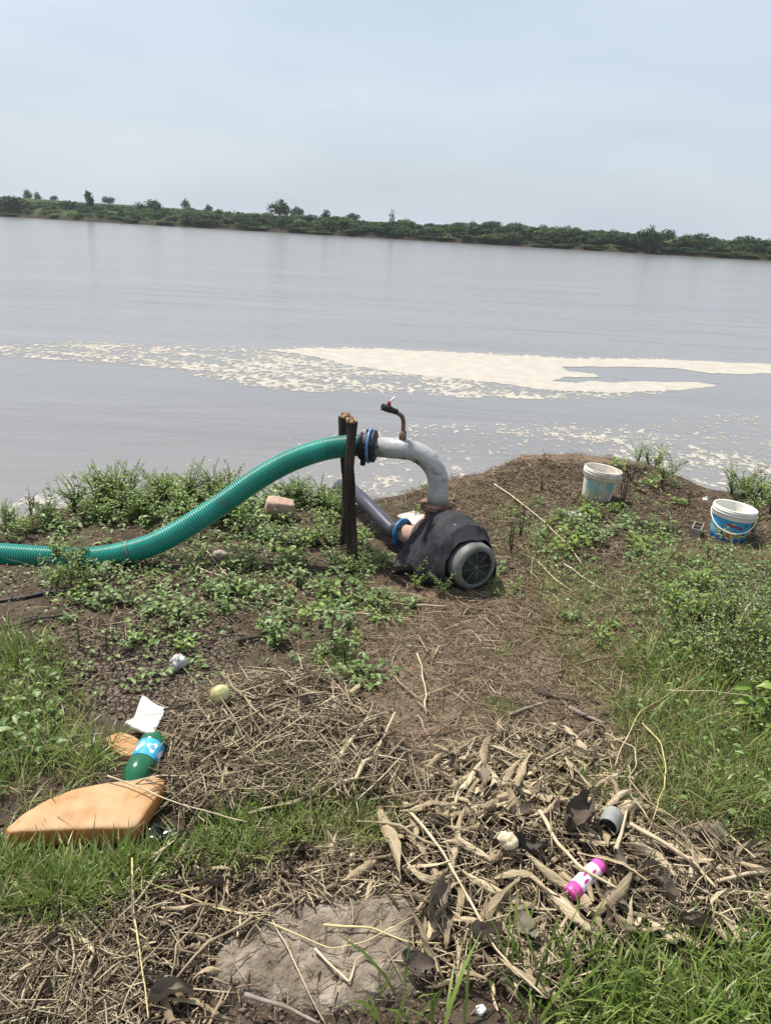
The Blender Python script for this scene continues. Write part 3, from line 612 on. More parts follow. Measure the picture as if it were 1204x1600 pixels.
mb = MB(); lathe(mb, [(0.021, 0.06), (0.021, 0.070), (0.03, 0.074), (0.036, 0.066), (0.05, 0.064), (0.055, 0.072), (0.065, 0.070), (0.07, 0.063)], he+hd*hl, hd, 36, lobes=lambda k, a: 0.05*np.sin(3*a+k)); hpart('rubber_wrap', mb, BLACK)
mb = MB(); box(mb, he+hd*(hl+0.045)-up*0.085, 0.028, 0.03, 0.05, bev=0.006); hpart('clamp_bolt', mb, BLACK)
i = int(np.argmin(np.abs(to_px(cp[:, 0], cp[:, 1], cp[:, 2])[0]-203))); t_ = cp[i+6]-cp[i-6]
mb = MB(); lathe(mb, [(-0.004, 0.0612), (-0.003, 0.0632), (0.003, 0.0632), (0.004, 0.0612)], cp[i], t_, 32); hpart('wire_tie', mb, STEEL)

SH = mat('suction_hose', [(0.034, 0.033, 0.052), (0.060, 0.059, 0.088)], scale=8, rough=0.38)
sp_ = SF+BD*0.02
pts_ = [sp_, sp_+BD*0.06, at_y(588, 803, 4.22), at_y(565, 779, 4.42), at_y(545, 762, 4.75), at_y(530, 760, 5.1), at_y(520, 790, 5.5), at_y(515, 860, 5.8)]
pth = smooth_path(pts_, 60); o_ = arr(pth[0][0], pth[0][1], 0)
sh = empty('suction_hose', tuple(o_), 'smooth purple grey suction hose behind the wooden stakes', 'hose')
mb = MB(); tube(mb, pth-o_, 0.041, 24); part('hose_body', mb, SH, sh)
mb = MB(); lathe(mb, [(-0.002, 0.047), (-0.002, 0.06), (0.03, 0.058), (0.05, 0.049)], sp_-o_, BD, 28); part('hose_collar', mb, BLACK, sh)

# ------------------------------------------------------------------ two wooden stakes
WOOD = mat('weathered_wood', [(0.022, 0.016, 0.012), (0.045, 0.033, 0.026), (0.085, 0.064, 0.05)], scale=26, rough=0.9, bump=0.7, bscale=60, stretch=(1, 1, 0.12), spec=0.2)
RAW = mat('split_wood', [(0.22, 0.12, 0.06), (0.40, 0.27, 0.15)], scale=40, rough=0.9)
def stake(pb, ptop, y0, y1, r, seed, label):
    b, t = at_y(*pb, y0), at_y(*ptop, y1); b[2] = float(height(b[0], b[1]))-0.06
    o = arr(b[0], b[1], b[2]+0.06); e = empty('wooden_stake', tuple(o), label, 'wooden stake'); mb = MB(); n, k = 26, 12; V = []
    for i in range(n):
        f = i/(n-1); c = b*(1-f)+t*f+arr(0.010*math.sin(f*6+seed)+0.006*float(fbm(f*6+seed, 2.2, 3)), 0, 0)
        for j in range(k):
            a = j/k*6.283; q = r*(1+0.34*float(fbm(a*1.3+seed, f*7, 4))+0.14*math.cos(2*a+f*2)-0.1*f*0.4)
            V.append(c+arr(math.cos(a)*q, math.sin(a)*q, 0)-o)
    F = [(i*k+j, i*k+(j+1) % k, (i+1)*k+(j+1) % k, (i+1)*k+j) for i in range(n-1) for j in range(k)]; mb.add(V, F); part('shaft', mb, WOOD, e)
    mb = MB(); V = []
    for q, dz in ((1.0, 0.0), (1.02, 0.012), (0.6, 0.02)):
        for j in range(k):
            a = j/k*6.283; V.append(t-o+arr(math.cos(a)*r*q, math.sin(a)*r*q, dz*(0.3+1.5*random.random())-0.002))
    V.append(t-o+arr(0, 0, 0.004)); F = [(i*k+j, i*k+(j+1) % k, (i+1)*k+(j+1) % k, (i+1)*k+j) for i in range(2) for j in range(k)]+[(2*k+j, 2*k+(j+1) % k, 3*k) for j in range(k)]
    mb.add(V, F); part('splintered_top', mb, RAW, e, False)
stake((549, 866, ), (549, 659), 3.81, 3.81, 0.0275, 1, 'thicker dark wooden stake in front of the green hose')
stake((542, 862), (539, 652), 4.02, 4.0, 0.029, 5, 'slightly taller dark wooden stake behind the green hose')
mb = MB()
for k in range(5):
    c = at_y(536+k*1.6, 652-k*0.3, 4.1); tube(mb, [c, c+arr(-0.02+0.012*random.random(), 0, 0.012+0.02*random.random())], [0.006, 0.001], 5)

# ------------------------------------------------------------------ buckets
BW = mat('bucket_white', [(0.60, 0.56, 0.49), (0.75, 0.72, 0.65), (0.80, 0.78, 0.72)], scale=9, rough=0.45, pos=[0, 0.4, 1])
BWD = mat('bucket_white_dirty', [(0.42, 0.35, 0.28), (0.64, 0.58, 0.50), (0.75, 0.70, 0.63)], scale=14, rough=0.6, pos=[0, 0.45, 1])
def label_mat(name, stops, dirt):
    m = bpy.data.materials.new(name); m.use_nodes = True; n, l = m.node_tree.nodes, m.node_tree.links; b = n['Principled BSDF']; b.inputs['Roughness'].default_value = 0.4
    t = n.new('ShaderNodeTexCoord'); sp = n.new('ShaderNodeSeparateXYZ'); l.new(t.outputs['Object'], sp.inputs[0]); mr = n.new('ShaderNodeMapRange'); mr.inputs[1].default_value = 0.0; mr.inputs[2].default_value = 0.17; l.new(sp.outputs[2], mr.inputs[0])
    k = n.new('ShaderNodeTexNoise'); k.inputs['Scale'].default_value = 22; l.new(t.outputs['Object'], k.inputs['Vector'])
    ad = n.new('ShaderNodeMath'); ad.operation = 'MULTIPLY_ADD'; ad.inputs[1].default_value = 0.28; l.new(k.outputs['Fac'], ad.inputs[0]); s0 = n.new('ShaderNodeMath'); s0.operation = 'SUBTRACT'; s0.inputs[1].default_value = 0.14; l.new(mr.outputs[0], s0.inputs[0]); l.new(s0.outputs[0], ad.inputs[2])
    r = n.new('ShaderNodeValToRGB'); e = r.color_ramp.elements
    while len(e) < len(stops): e.new(0.5)
    for i, (p, c) in enumerate(stops): e[i].position = p; e[i].color = (*c, 1)
    l.new(ad.outputs[0], r.inputs[0]); src = r.outputs[0]
    if dirt:
        k2 = n.new('ShaderNodeTexNoise'); k2.inputs['Scale'].default_value = 13; k2.inputs['Detail'].default_value = 6; l.new(t.outputs['Object'], k2.inputs['Vector']); g = n.new('ShaderNodeMapRange'); g.inputs[1].default_value = 0.50-dirt*0.1; g.inputs[2].default_value = 0.62; l.new(k2.outputs['Fac'], g.inputs[0])
        q = n.new('ShaderNodeMixRGB'); l.new(g.outputs[0], q.inputs[0]); l.new(src, q.inputs[1]); q.inputs[2].default_value = (0.46, 0.41, 0.34, 1); src = q.outputs[0]
    l.new(src, b.inputs['Base Color']); return m
def cyl_wrap(V, rfun, off):
    """flat artwork (u along the wall, z up) laid round the bucket wall; u=0 faces -Y"""
    out = []
    for u, z in V:
        r = rfun(z)+off; a = u/r-math.pi/2; out.append((math.cos(a)*r, math.sin(a)*r, z))
    return out
def rwall(z): return 0.098+0.026*z/0.22
def disc_art(cu, cz, ru, rz, shape=None, n=28):
    V = [(cu, cz)]+[(cu+ru*math.cos(a)*(shape(a) if shape else 1), cz+rz*math.sin(a)*(shape(a) if shape else 1)) for a in np.arange(n)/n*6.283]
    return V, [(0, 1+i, 1+(i+1) % n) for i in range(n)]
def bucket(loc, lean, yaw, name_label, dirty):
    e = empty('plastic_bucket', loc, name_label, 'bucket'); e.rotation_euler = (lean[0], lean[1], yaw)
    Z_ = arr(0, 0, 0); wm = BWD if dirty else BW
    mb = MB(); lathe(mb, [(0.006, 0.0), (0.006, 0.09), (0.0, 0.093), (0.0, 0.097), (0.012, 0.0985), (0.155, rwall(0.155)), (0.158, rwall(0.158))], Z_, up, 48)
    lathe(mb, [(0.216, 0.1195), (0.02, 0.096), (0.012, 0.085), (0.012, 0.0)], Z_, up, 48); part('body', mb, wm, e)
    mb = MB(); lathe(mb, [(0.157, 0.1155), (0.157, 0.124), (0.161, 0.126), (0.184, 0.1275), (0.186, 0.1305), (0.190, 0.1305), (0.192, 0.1275), (0.200, 0.128), (0.202, 0.131), (0.206, 0.131), (0.208, 0.128), (0.214, 0.1285), (0.219, 0.128), (0.221, 0.125), (0.2195, 0.1215), (0.216, 0.1195)], Z_, up, 56); part('rim', mb, wm, e)
    stops = [(0.0, (0.03, 0.045, 0.22)), (0.22, (0.02, 0.10, 0.33)), (0.42, (0.20, 0.42, 0.42)), (0.60, (0.05, 0.33, 0.55)), (1.0, (0.035, 0.30, 0.56))] if not dirty else [(0.0, (0.26, 0.27, 0.27)), (0.3, (0.28, 0.33, 0.30)), (0.55, (0.14, 0.36, 0.37)), (1.0, (0.08, 0.36, 0.40))]
    mb = MB(); a0, a1 = (-math.pi/2-1.75, -math.pi/2+1.75) if not dirty else (-math.pi/2-0.95, -math.pi/2+0.85)
    n = 44; V = []; zs = [0.014, 0.05, 0.09, 0.13, 0.155]
    for z in zs: V += [((rwall(z)+0.0012)*math.cos(a), (rwall(z)+0.0012)*math.sin(a), z) for a in np.linspace(a0, a1, n)]
    mb.add(V, [(i*n+j, i*n+j+1, (i+1)*n+j+1, (i+1)*n+j) for i in range(len(zs)-1) for j in range(n-1)]); lb = part('label', mb, label_mat('label_print', stops, 1.0 if dirty else 0.0), e)
    def art(nm, V, F, m, off=0.0022): part(nm, MB().add(cyl_wrap(V, rwall, off), F), m, lb, False)
    if not dirty:
        heart = lambda a: 0.80+0.24*abs(math.cos(a))+0.12*math.sin(a)-0.25*max(0, math.sin(a))**6+0.22*max(0, -math.sin(a))**4
        art('emblem', *disc_art(-0.003, 0.062, 0.029, 0.031, heart), mat('cream_print', [(0.66, 0.55, 0.38)], rough=0.4), 0.0019)
        art('emblem', *disc_art(-0.003, 0.0625, 0.0255, 0.027, heart), mat('orange_print', [(0.42, 0.17, 0.05), (0.60, 0.32, 0.13)], scale=60, rough=0.4), 0.0024)
        art('emblem', *disc_art(-0.006, 0.058, 0.006, 0.010), mat('brown_print', [(0.10, 0.04, 0.02)], rough=0.4), 0.0028)
        art('emblem', *disc_art(-0.010, 0.041, 0.008, 0.005), mat('white_print', [(0.7, 0.7, 0.66)], rough=0.4), 0.0028)
        dg, lg = mat('dark_green_print', [(0.02, 0.07, 0.06), (0.05, 0.13, 0.09)], scale=60), mat('pale_green_print', [(0.22, 0.34, 0.16), (0.42, 0.50, 0.30)], scale=60)
        for cu, cz, ru, rz, m in ((-0.058, 0.075, 0.017, 0.022, lg), (-0.055, 0.070, 0.011, 0.017, dg), (-0.086, 0.083, 0.010, 0.018, lg), (0.050, 0.066, 0.020, 0.020, lg), (0.046, 0.064, 0.012, 0.012, mat('lime_print', [(0.26, 0.34, 0.06)])), (0.082, 0.07, 0.014, 0.018, dg)):
            art('fruit_print', *disc_art(cu, cz, ru, rz), m, 0.0018+0.0004*(m is not lg))
        art('ribbon', [(-0.036, 0.096), (0.022, 0.088), (0.022, 0.094), (-0.036, 0.102)], [(0, 1, 2, 3)], mat('dark_print', [(0.03, 0.06, 0.10)]), 0.0026)
        for sc, m, off in ((1.0, mat('red_lettering', [(0.42, 0.04, 0.08)], rough=0.4), 0.0032), (1.0, mat('navy_lettering', [(0.06, 0.04, 0.20)], rough=0.4), 0.0024)):
            cu = bpy.data.curves.new('word', 'FONT'); cu.body = 'GINGETONE'; cu.size = 0.024; cu.align_x = 'CENTER'; cu.offset = 0.0006 if off > 0.003 else 0.0016; cu.resolution_u = 3
            to = bpy.data.objects.new('word', cu); C.objects.link(to); bpy.context.view_layer.update()
            tm = bpy.data.meshes.new_from_object(to.evaluated_get(bpy.context.evaluated_depsgraph_get())); bpy.data.objects.remove(to)
            V = [(v.co.x*0.76+0.012, v.co.y*1.05+0.113-0.10*(v.co.x*0.76)**1) for v in tm.vertices]; F = [tuple(p.vertices) for p in tm.polygons]
            art('lettering', V, F, m, off)
        art('sun_mark', *disc_art(0.006, 0.136, 0.012, 0.007, lambda a: 1+0.3*math.cos(9*a)), mat('gold_print', [(0.55, 0.40, 0.15)]), 0.0026)
        art('logo', *disc_art(0.085, 0.135, 0.012, 0.006), mat('navy_print', [(0.03, 0.04, 0.14)]), 0.0026)
        # bail handle, hanging down in front
        hpnt = [(0.131*math.cos(a), -0.004-abs(math.sin(a))*0.142, 0.180-0.092*abs(math.sin(a))) for a in np.linspace(math.pi, 0, 40)]
        mb = MB(); tube(mb, hpnt, 0.0032, 8); part('handle', mb, BW, e)
        for q in (-1, 1): mb = MB(); lathe(mb, [(0, 0.0), (0, 0.010), (0.006, 0.009), (0.006, 0)], (q*0.126, 0, 0.178), (q, 0, 0), 12); part('handle_boss', mb, BW, e)
        mb = MB(); lathe(mb, [(0.112, 0.0), (0.112, 0.106)], Z_, up, 40); part('murky_water', mb, mat('dirty_water', [(0.30, 0.28, 0.22)], rough=0.12), e)
    else:
        art('print_mark', *disc_art(-0.012, 0.140, 0.004, 0.004), mat('navy_mark', [(0.02, 0.03, 0.07)]))
        art('print_mark', [(-0.016, 0.128), (0.02, 0.123), (0.02, 0.127), (-0.016, 0.132)], [(0, 1, 2, 3)], mat('grey_mark', [(0.07, 0.16, 0.18)]))
        art('print_mark', [(-0.002, 0.138), (0.02, 0.135), (0.02, 0.139), (-0.002, 0.142)], [(0, 1, 2, 3)], mat('pale_mark', [(0.4, 0.5, 0.5)]))
        mb = MB(); lathe(mb, [(0.16, 0.0), (0.16, 0.112)], Z_, up, 40); part('dried_paint', mb, mat('dried_paint', [(0.42, 0.36, 0.30), (0.58, 0.52, 0.45)], scale=14, rough=0.8, bump=0.4), e)
p = gnd(1133, 842); bucket((p[0], p[1], p[2]-0.004), (R(-2), R(4.5), 0), R(-20), 'clean white bucket with bright blue fruit label and hanging white handle', False)
p = gnd(930, 778); bucket((p[0], p[1], p[2]-0.004), (R(-2), R(6), 0), R(-12), 'grimy white bucket with worn turquoise label on the bank edge', True)

# ------------------------------------------------------------------ the litter one can name
def mat_(n, *c, **k): return mat(n, list(c), **k)
def thing_slab(name, label, cat, poly, thick, m, z=None, **k):
    w = np.array([on_z(*p, 0.03)[:2] for p in poly]); c = w.mean(0); z0 = float(height(*c)) if z is None else z
    mb = MB(); slab(mb, w-c, 0.0, thick, **k); o = part(name, mb, m, None); o.location = (c[0], c[1], z0); return tag(o, label, cat)
# orange cushion
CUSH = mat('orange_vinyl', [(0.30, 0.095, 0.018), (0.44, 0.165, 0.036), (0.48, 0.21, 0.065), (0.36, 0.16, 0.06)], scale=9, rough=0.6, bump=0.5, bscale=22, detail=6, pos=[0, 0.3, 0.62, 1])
CUSHT = mat('pale_vinyl', [(0.27, 0.135, 0.05), (0.39, 0.215, 0.092), (0.42, 0.265, 0.135), (0.36, 0.225, 0.12)], scale=9, rough=0.65, bump=0.4, bscale=24, detail=10, pos=[0, 0.3, 0.6, 1])  # top faces: paler, less saturated vinyl than the sides
w = np.array([gnd(px, py, 0.066)[:2] for px, py in [(10, 1294), (38, 1274), (75, 1251), (110, 1235), (160, 1222), (215, 1213), (240, 1210), (257, 1214), (256, 1224), (245, 1243), (228, 1268), (213, 1287), (204, 1290), (150, 1293), (90, 1296), (25, 1301), (12, 1301)]])
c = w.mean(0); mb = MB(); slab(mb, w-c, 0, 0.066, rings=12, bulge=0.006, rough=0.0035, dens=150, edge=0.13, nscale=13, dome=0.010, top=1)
o = part('cushion', mb, [CUSH, CUSHT], None); o.location = (c[0], c[1], float(height(*c))+0.001); tag(o, 'pale-topped orange vinyl cushion lying in the grass', 'cushion')
thing_slab('sponge_pad', 'torn orange brown foam piece beside the green bottle', 'foam piece', [(166, 1152), (190, 1143), (215, 1152), (222, 1170), (212, 1182), (190, 1180), (172, 1166)], 0.03, mat('sponge', [(0.32, 0.16, 0.06), (0.50, 0.30, 0.15)], scale=18, rough=0.9, bump=0.4), rough=0.006, rings=6, seed=3)
mb = MB(); P_ = [on_z(*p, 0.05) for p in [(193, 1127), (208, 1122), (214, 1112), (222, 1097), (262, 1108), (256, 1118), (240, 1141), (205, 1133)]]
w = np.array(P_)[:, :2]; c = w.mean(0); slab(mb, w-c, 0, 0.012, rings=8, rough=0.018, dens=60, nscale=9, seed=8, tilt=(0.05, 0.25))
o = part('white_rag', mb, mat('white_cloth', [(0.47, 0.455, 0.43), (0.58, 0.565, 0.545)], scale=20, rough=0.9, bump=0.2, bscale=50), None); o.location = (c[0], c[1], float(height(*c))+0.03); tag(o, 'crumpled white sheet of packing on the bare mud', 'packing sheet')
# green bottle
b0, b1 = gnd(243, 1156, 0.056), gnd(213, 1214, 0.042); d = b1-b0; d /= np.linalg.norm(d); o_ = arr(b0[0], b0[1], b0[2])
bt = empty('plastic_bottle', tuple(o_), 'green plastic soda bottle with blue label behind the cushion', 'bottle')
PET = mat('green_pet', [(0.009, 0.125, 0.052), (0.022, 0.20, 0.09)], scale=10, rough=0.18, spec=0.6, trans=0.35)
mb = MB(); lathe(mb, [(0.004, 0.004), (-0.006, 0.022), (-0.004, 0.034), (0.012, 0.043), (0.03, 0.0455), (0.034, 0.0455), (0.036, 0.0447), (0.106, 0.0447), (0.108, 0.0455), (0.15, 0.0455), (0.165, 0.042), (0.18, 0.035), (0.195, 0.026), (0.21, 0.017), (0.218, 0.013), (0.23, 0.013)], (0, 0, 0), d, 50, lobes=lambda k, a: (0.12*np.cos(5*a) if k in (1, 2) else 0.05*np.cos(5*a) if k == 3 else 0*a)); part('body', mb, PET, bt)
mb = MB(); lathe(mb, [(0.228, 0.0), (0.226, 0.0145), (0.242, 0.0145), (0.243, 0.0)], (0, 0, 0), d, 20); part('cap', mb, PET, bt)
mb = MB(); lathe(mb, [(0.037, 0.0455), (0.105, 0.0455)], (0, 0, 0), d, 50); lb = part('label', mb, mat('blue_label', [(0.015, 0.15, 0.42), (0.05, 0.36, 0.62), (0.10, 0.50, 0.72)], scale=16, rough=0.35, stretch=(1, 1, 1)), bt)
dv, sv, uv = frame(d)
def bottle_art(nm, a0, h0, ra, rh, m, rad, D, S_, U_, par, shape=None):
    V, F = disc_art(0, 0, ra, rh, shape); mb = MB().add([D*(h0+z)+rad*(math.cos(a0+u/rad)*S_+math.sin(a0+u/rad)*U_) for u, z in V], F); part(nm, mb, m, par)
tocam = np.array([0, 0, EYE])-b0; ac = math.atan2(np.dot(tocam, uv), np.dot(tocam, sv)); WPR = mat('white_label_print', [(0.72, 0.78, 0.82)], rough=0.4)
bottle_art('print_mark', ac-0.05, 0.071, 0.018, 0.022, WPR, 0.0462, dv, sv, uv, lb, lambda a: 0.8+0.25*math.cos(3*a+0.5))
bottle_art('print_mark', ac-0.05, 0.071, 0.008, 0.010, mat('blue_label_print', [(0.12, 0.36, 0.66)]), 0.0467, dv, sv, uv, lb)
for q in (-1, 1): bottle_art('print_mark', ac+q*0.85, 0.072, 0.012, 0.022, WPR, 0.0462, dv, sv, uv, lb, lambda a: 0.8+0.3*math.sin(2*a))
# pink and white bottle
b0, b1 = gnd(889, 1398, 0.03), gnd(938, 1350, 0.034); d = b1-b0; ln = np.linalg.norm(d); d /= ln
pb = empty('small_bottle', tuple(b0), 'small white bottle with bright pink ends among the husks', 'bottle')
PINK = mat('pink_plastic', [(0.62, 0.055, 0.30), (0.70, 0.11, 0.40)], scale=10, rough=0.35); PW = mat('white_pink_print', [(0.74, 0.70, 0.72), (0.78, 0.74, 0.76), (0.72, 0.40, 0.58)], scale=28, rough=0.4, pos=[0, 0.7, 1])
k = ln/0.13; r_ = 0.0225
mb = MB(); lathe(mb, [(0.0, 0.0), (0.0, r_*0.86), (0.002, r_*0.92), (0.028*k, r_*0.95), (0.03*k, r_*0.9)], (0, 0, 0), d, 28); part('cap', mb, PINK, pb)
mb = MB(); lathe(mb, [(0.03*k, r_*0.9), (0.034*k, r_), (0.105*k, r_)], (0, 0, 0), d, 28); part('body', mb, PW, pb)
mb = MB(); lathe(mb, [(0.105*k, r_*1.01), (0.122*k, r_*1.0), (0.130*k, r_*0.8), (0.131*k, 0.0)], (0, 0, 0), d, 28); part('base', mb, PINK, pb)
dv, sv, uv = frame(d); ac = math.atan2(np.dot(np.array([0, 0, EYE])-b0, uv), np.dot(np.array([0, 0, EYE])-b0, sv))
for h, q in ((0.05, 0.25), (0.062, -0.4), (0.085, 0.1)): bottle_art('print_mark', ac+q, h*k, 0.004, 0.010, mat('magenta_print', [(0.45, 0.03, 0.20)]), r_+0.0006, dv, sv, uv, pb)
# grey can, open end towards the husks
b0, b1 = gnd(948, 1293, 0.046), gnd(964, 1260, 0.044); d = b1-b0; d /= np.linalg.norm(d); cn = empty('grey_tub', tuple(b0), 'grey plastic cup on its side with dark open mouth', 'cup')
mb = MB(); lathe(mb, [(0.04, 0.0), (0.04, 0.024), (0.002, 0.0265), (-0.001, 0.028), (0.002, 0.030), (0.03, 0.0305), (0.066, 0.0295), (0.073, 0.026), (0.075, 0.02), (0.075, 0.0)], (0, 0, 0), d, 32); part('body', mb, mat('grey_plastic', [(0.17, 0.175, 0.16), (0.28, 0.285, 0.262)], scale=14, rough=0.5), cn)
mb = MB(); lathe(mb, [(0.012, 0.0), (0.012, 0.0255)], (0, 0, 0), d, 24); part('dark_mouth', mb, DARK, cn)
# hollow block by the bucket
p = gnd(1086, 836); hb = empty('hollow_block', tuple(p), 'little grey hollow box with two slots next to the blue bucket', 'hollow block'); hb.rotation_euler = (R(3), R(-4), R(62)); GB = mat('block_grey', [(0.20, 0.17, 0.14), (0.36, 0.32, 0.28)], scale=24, rough=0.8)
mb = MB()
for y in (-0.026, 0.026): box(mb, (0, y, 0.032), 0.12, 0.006, 0.065)
for x in (-0.058, 0.0, 0.058): box(mb, (x, 0, 0.032), 0.005, 0.0455, 0.064)
part('shell', mb, GB, hb, False); mb = MB(); box(mb, (0, 0, 0.006), 0.11, 0.045, 0.006); part('floor_plate', mb, DARK, hb, False)
# stones, bits
STONE = mat('pale_stone', [(0.30, 0.24, 0.20), (0.48, 0.40, 0.34)], scale=25, rough=0.9, bump=0.5, bscale=40)
def rock(mb, w, th, rough, seed, square=False, nu=20, nv=12):
    V = []
    for i in range(nv+1):
        b = math.pi*i/nv-math.pi/2
        for j in range(nu):
            a = 2*math.pi*j/nu; d = np.array([math.cos(b)*math.cos(a), math.cos(b)*math.sin(a), math.sin(b)])
            if square: d = np.sign(d)*np.abs(d)**0.3; d = d*np.array([1.0, 0.62, 1.0])
            q = 1+rough*float(fbm(d[0]*1.7+seed*3.1+d[2], d[1]*1.7+d[2]*1.3+seed, 4))+rough*0.5*float(fbm(d[0]*6+seed+d[2]*3, d[1]*6+d[2]*4, 2)); V.append(d*q*w*np.array([1, 0.85 if not square else 1, th]))
    mb.add(V, [(i*nu+j, i*nu+(j+1) % nu, (i+1)*nu+(j+1) % nu, (i+1)*nu+j) for i in range(nv) for j in range(nu)])
def stone(name, label, cat, px, py, wpx, hpx, m, th=0.6, seed=0, rough=0.12, square=False, lift=0.0):
    p = gnd(px, py+hpx*0.3, lift); dep = np.linalg.norm(p-np.array([0, 0, EYE])); w = wpx*dep/FOC/2; mb = MB(); rock(mb, w, th, rough*2.2, seed, square)
    o = part(name, mb, m, None); o.location = (p[0], p[1], p[2]+w*th*0.75+lift); o.rotation_euler = (0.1, 0.15, 0.5 if not square else 0.2); return tag(o, label, cat)
stone('brick_piece', 'pinkish broken brick half in the weeds below the hose', 'brick piece', 437, 800, 44, 26, mat('worn_brick', [(0.32, 0.20, 0.15), (0.48, 0.34, 0.26)], scale=30, rough=0.95, bump=0.5), 0.55, 2, 0.05, True, lift=0.03)
stone('stone', 'small pinkish stone under the rising green hose', 'stone', 344, 866, 24, 18, STONE, 0.6, 4)
stone('plaster_lump', 'white speckled lump of plaster on the bare mud', 'plaster lump', 279, 1037, 26, 26, mat('plaster', [(0.12, 0.11, 0.10), (0.55, 0.53, 0.50), (0.74, 0.72, 0.69)], scale=45, rough=0.95, pos=[0, 0.3, 1]), 0.95, 6, 0.25)
stone('fruit', 'pale yellow green round fruit at the edge of the straw', 'fruit', 345, 1096, 30, 29, mat('fruit_skin', [(0.30, 0.26, 0.11), (0.47, 0.45, 0.20), (0.56, 0.53, 0.28)], scale=22, rough=0.45), 0.92, 7, 0.02, lift=0.03)
stone('corn_cob_end', 'cream coloured broken cob chunk beside a dark folded leaf', 'cob', 790, 1326, 30, 26, mat('cob', [(0.35, 0.25, 0.14), (0.62, 0.52, 0.36), (0.72, 0.66, 0.52)], scale=30, rough=0.9, bump=0.5), 0.7, 9, 0.2, lift=0.03)
stone('stone', 'brown pointed stone in the grass above the husks', 'stone', 1110, 1304, 46, 28, mat('brown_stone', [(0.11, 0.085, 0.065), (0.20, 0.16, 0.125)], scale=20, rough=0.95, bump=0.4), 0.6, 11, 0.2)
thing_slab('white_plate', 'flat whitish cement slab lying behind the pump flange', 'cement slab', [(620, 799), (648, 792), (668, 800), (660, 816), (640, 812)], 0.02, mat('cement', [(0.44, 0.38, 0.33), (0.60, 0.54, 0.48)], scale=20, rough=0.9), rough=0.003)
thing_slab('plastic_scrap', 'white torn plastic scrap among weeds below the grimy bucket', 'plastic scrap', [(880, 795), (905, 792), (928, 800), (922, 806), (900, 802), (884, 803)], 0.012, mat('scrap_white', [(0.62, 0.62, 0.55), (0.75, 0.75, 0.70)], scale=20), rough=0.012, nscale=30)
thing_slab('plastic_bag', 'shiny black plastic scrap under the cushion corner', 'plastic scrap', [(226, 1292), (250, 1282), (284, 1286), (286, 1300), (262, 1312), (228, 1308)], 0.02, mat('black_plastic', [(0.006, 0.006, 0.007), (0.02, 0.02, 0.022)], rough=0.2, scale=20), rough=0.022, nscale=26)
thing_slab('plastic_chip', 'small white plastic chip on dark ground between grass blades', 'plastic chip', [(745, 1559), (756, 1556), (762, 1564), (754, 1572), (746, 1569)], 0.012, WHITE, rough=0.002)
thing_slab('white_pebble', 'tiny white pebble on the mud behind the blue bucket', 'pebble', [(1097, 774), (1104, 771), (1106, 776), (1099, 778)], 0.01, WHITE, rough=0.001)
# lump of trodden mud
SLABM = mat('dried_mud', [(0.10, 0.078, 0.058), (0.20, 0.162, 0.123), (0.32, 0.268, 0.21)], scale=22, rough=0.95, bump=0.9, bscale=120, detail=9, spec=0.15)
w = np.array(MW); c = w.mean(0); lo, hi = w.min(0)-0.06, w.max(0)+0.06
gx, gy = np.arange(lo[0], hi[0], 0.005), np.arange(lo[1], hi[1], 0.005); GX, GY = np.meshgrid(gx, gy); k_ = mud_mask(GX, GY)
pit = np.clip(fbm(GX*16+4, GY*16, 3)-0.12, 0, 1)
GZ = height(GX, GY)-0.014+0.022*np.clip(k_*1.6, 0, 1)+k_*(0.007*fbm(GX*9, GY*9, 3)+0.005*fbm(GX*38, GY*38, 3)+0.004*fbm(GX*90, GY*90, 2)-0.010*pit)
I = np.arange(GX.size).reshape(GX.shape); keep = (k_[:-1, :-1] > 0.02); F = np.column_stack([I[:-1, :-1][keep], I[:-1, 1:][keep], I[1:, 1:][keep], I[1:, :-1][keep]]); u_, inv_ = np.unique(F, return_inverse=True)
me = np_mesh('mud_lump', np.column_stack([GX.ravel()-c[0], GY.ravel()-c[1], GZ.ravel()])[u_], inv_.reshape(F.shape)); me.polygons.foreach_set('use_smooth', np.ones(len(F), bool)); me.materials.append(SLABM)
o = link('mud_lump', me); o.location = (c[0], c[1], 0); tag(o, 'broad lump of trodden pale dried mud between the litter', 'mud lump')
# black cable
cb = [gnd(px, py, 0.008) for px, py in [(-120, 945), (-30, 942), (30, 935), (80, 925), (130, 928), (200, 940), (300, 905), (340, 880)]]
mb = MB(); tube(mb, smooth_path(cb, 50), 0.009, 8); tag(part('power_cable', mb, BLACK, None), 'black cable running along the ground below the green hose', 'cable')
mb = MB(); tube(mb, smooth_path([gnd(612, 895, 0.01), gnd(640, 892, 0.012), gnd(680, 898, 0.03), A(0.3, -0.1, 0.03)], 20), 0.009, 8); tag(part('motor_cable', mb, BLACK, None), 'short black cable end poking out under the rubber sheet', 'cable')

# ------------------------------------------------------------------ dry stalks, husks, leaves
STRAW = mat('straw', [(0.035, 0.025, 0.016), (0.105, 0.078, 0.050), (0.225, 0.175, 0.112), (0.38, 0.31, 0.20), (0.58, 0.49, 0.33)], rough=0.8, island=0.85, scale=30, spec=0.25)
STRAWF = mat('straw_fine', [(0.085, 0.057, 0.036), (0.21, 0.152, 0.098), (0.44, 0.345, 0.23)], rough=0.85, island=1.0, spec=0.2)
CHAFF = mat('chaff', [(0.026, 0.018, 0.012), (0.062, 0.044, 0.030), (0.135, 0.10, 0.068), (0.38, 0.305, 0.20)], rough=0.9, island=1.0, spec=0.15)
HUSK = mat('husk', [(0.09, 0.066, 0.040), (0.27, 0.205, 0.125), (0.44, 0.35, 0.22), (0.66, 0.56, 0.385)], rough=0.75, island=0.6, scale=110, bump=0.9, bscale=160, stretch=(0.06, 1, 1), transl=0.08)
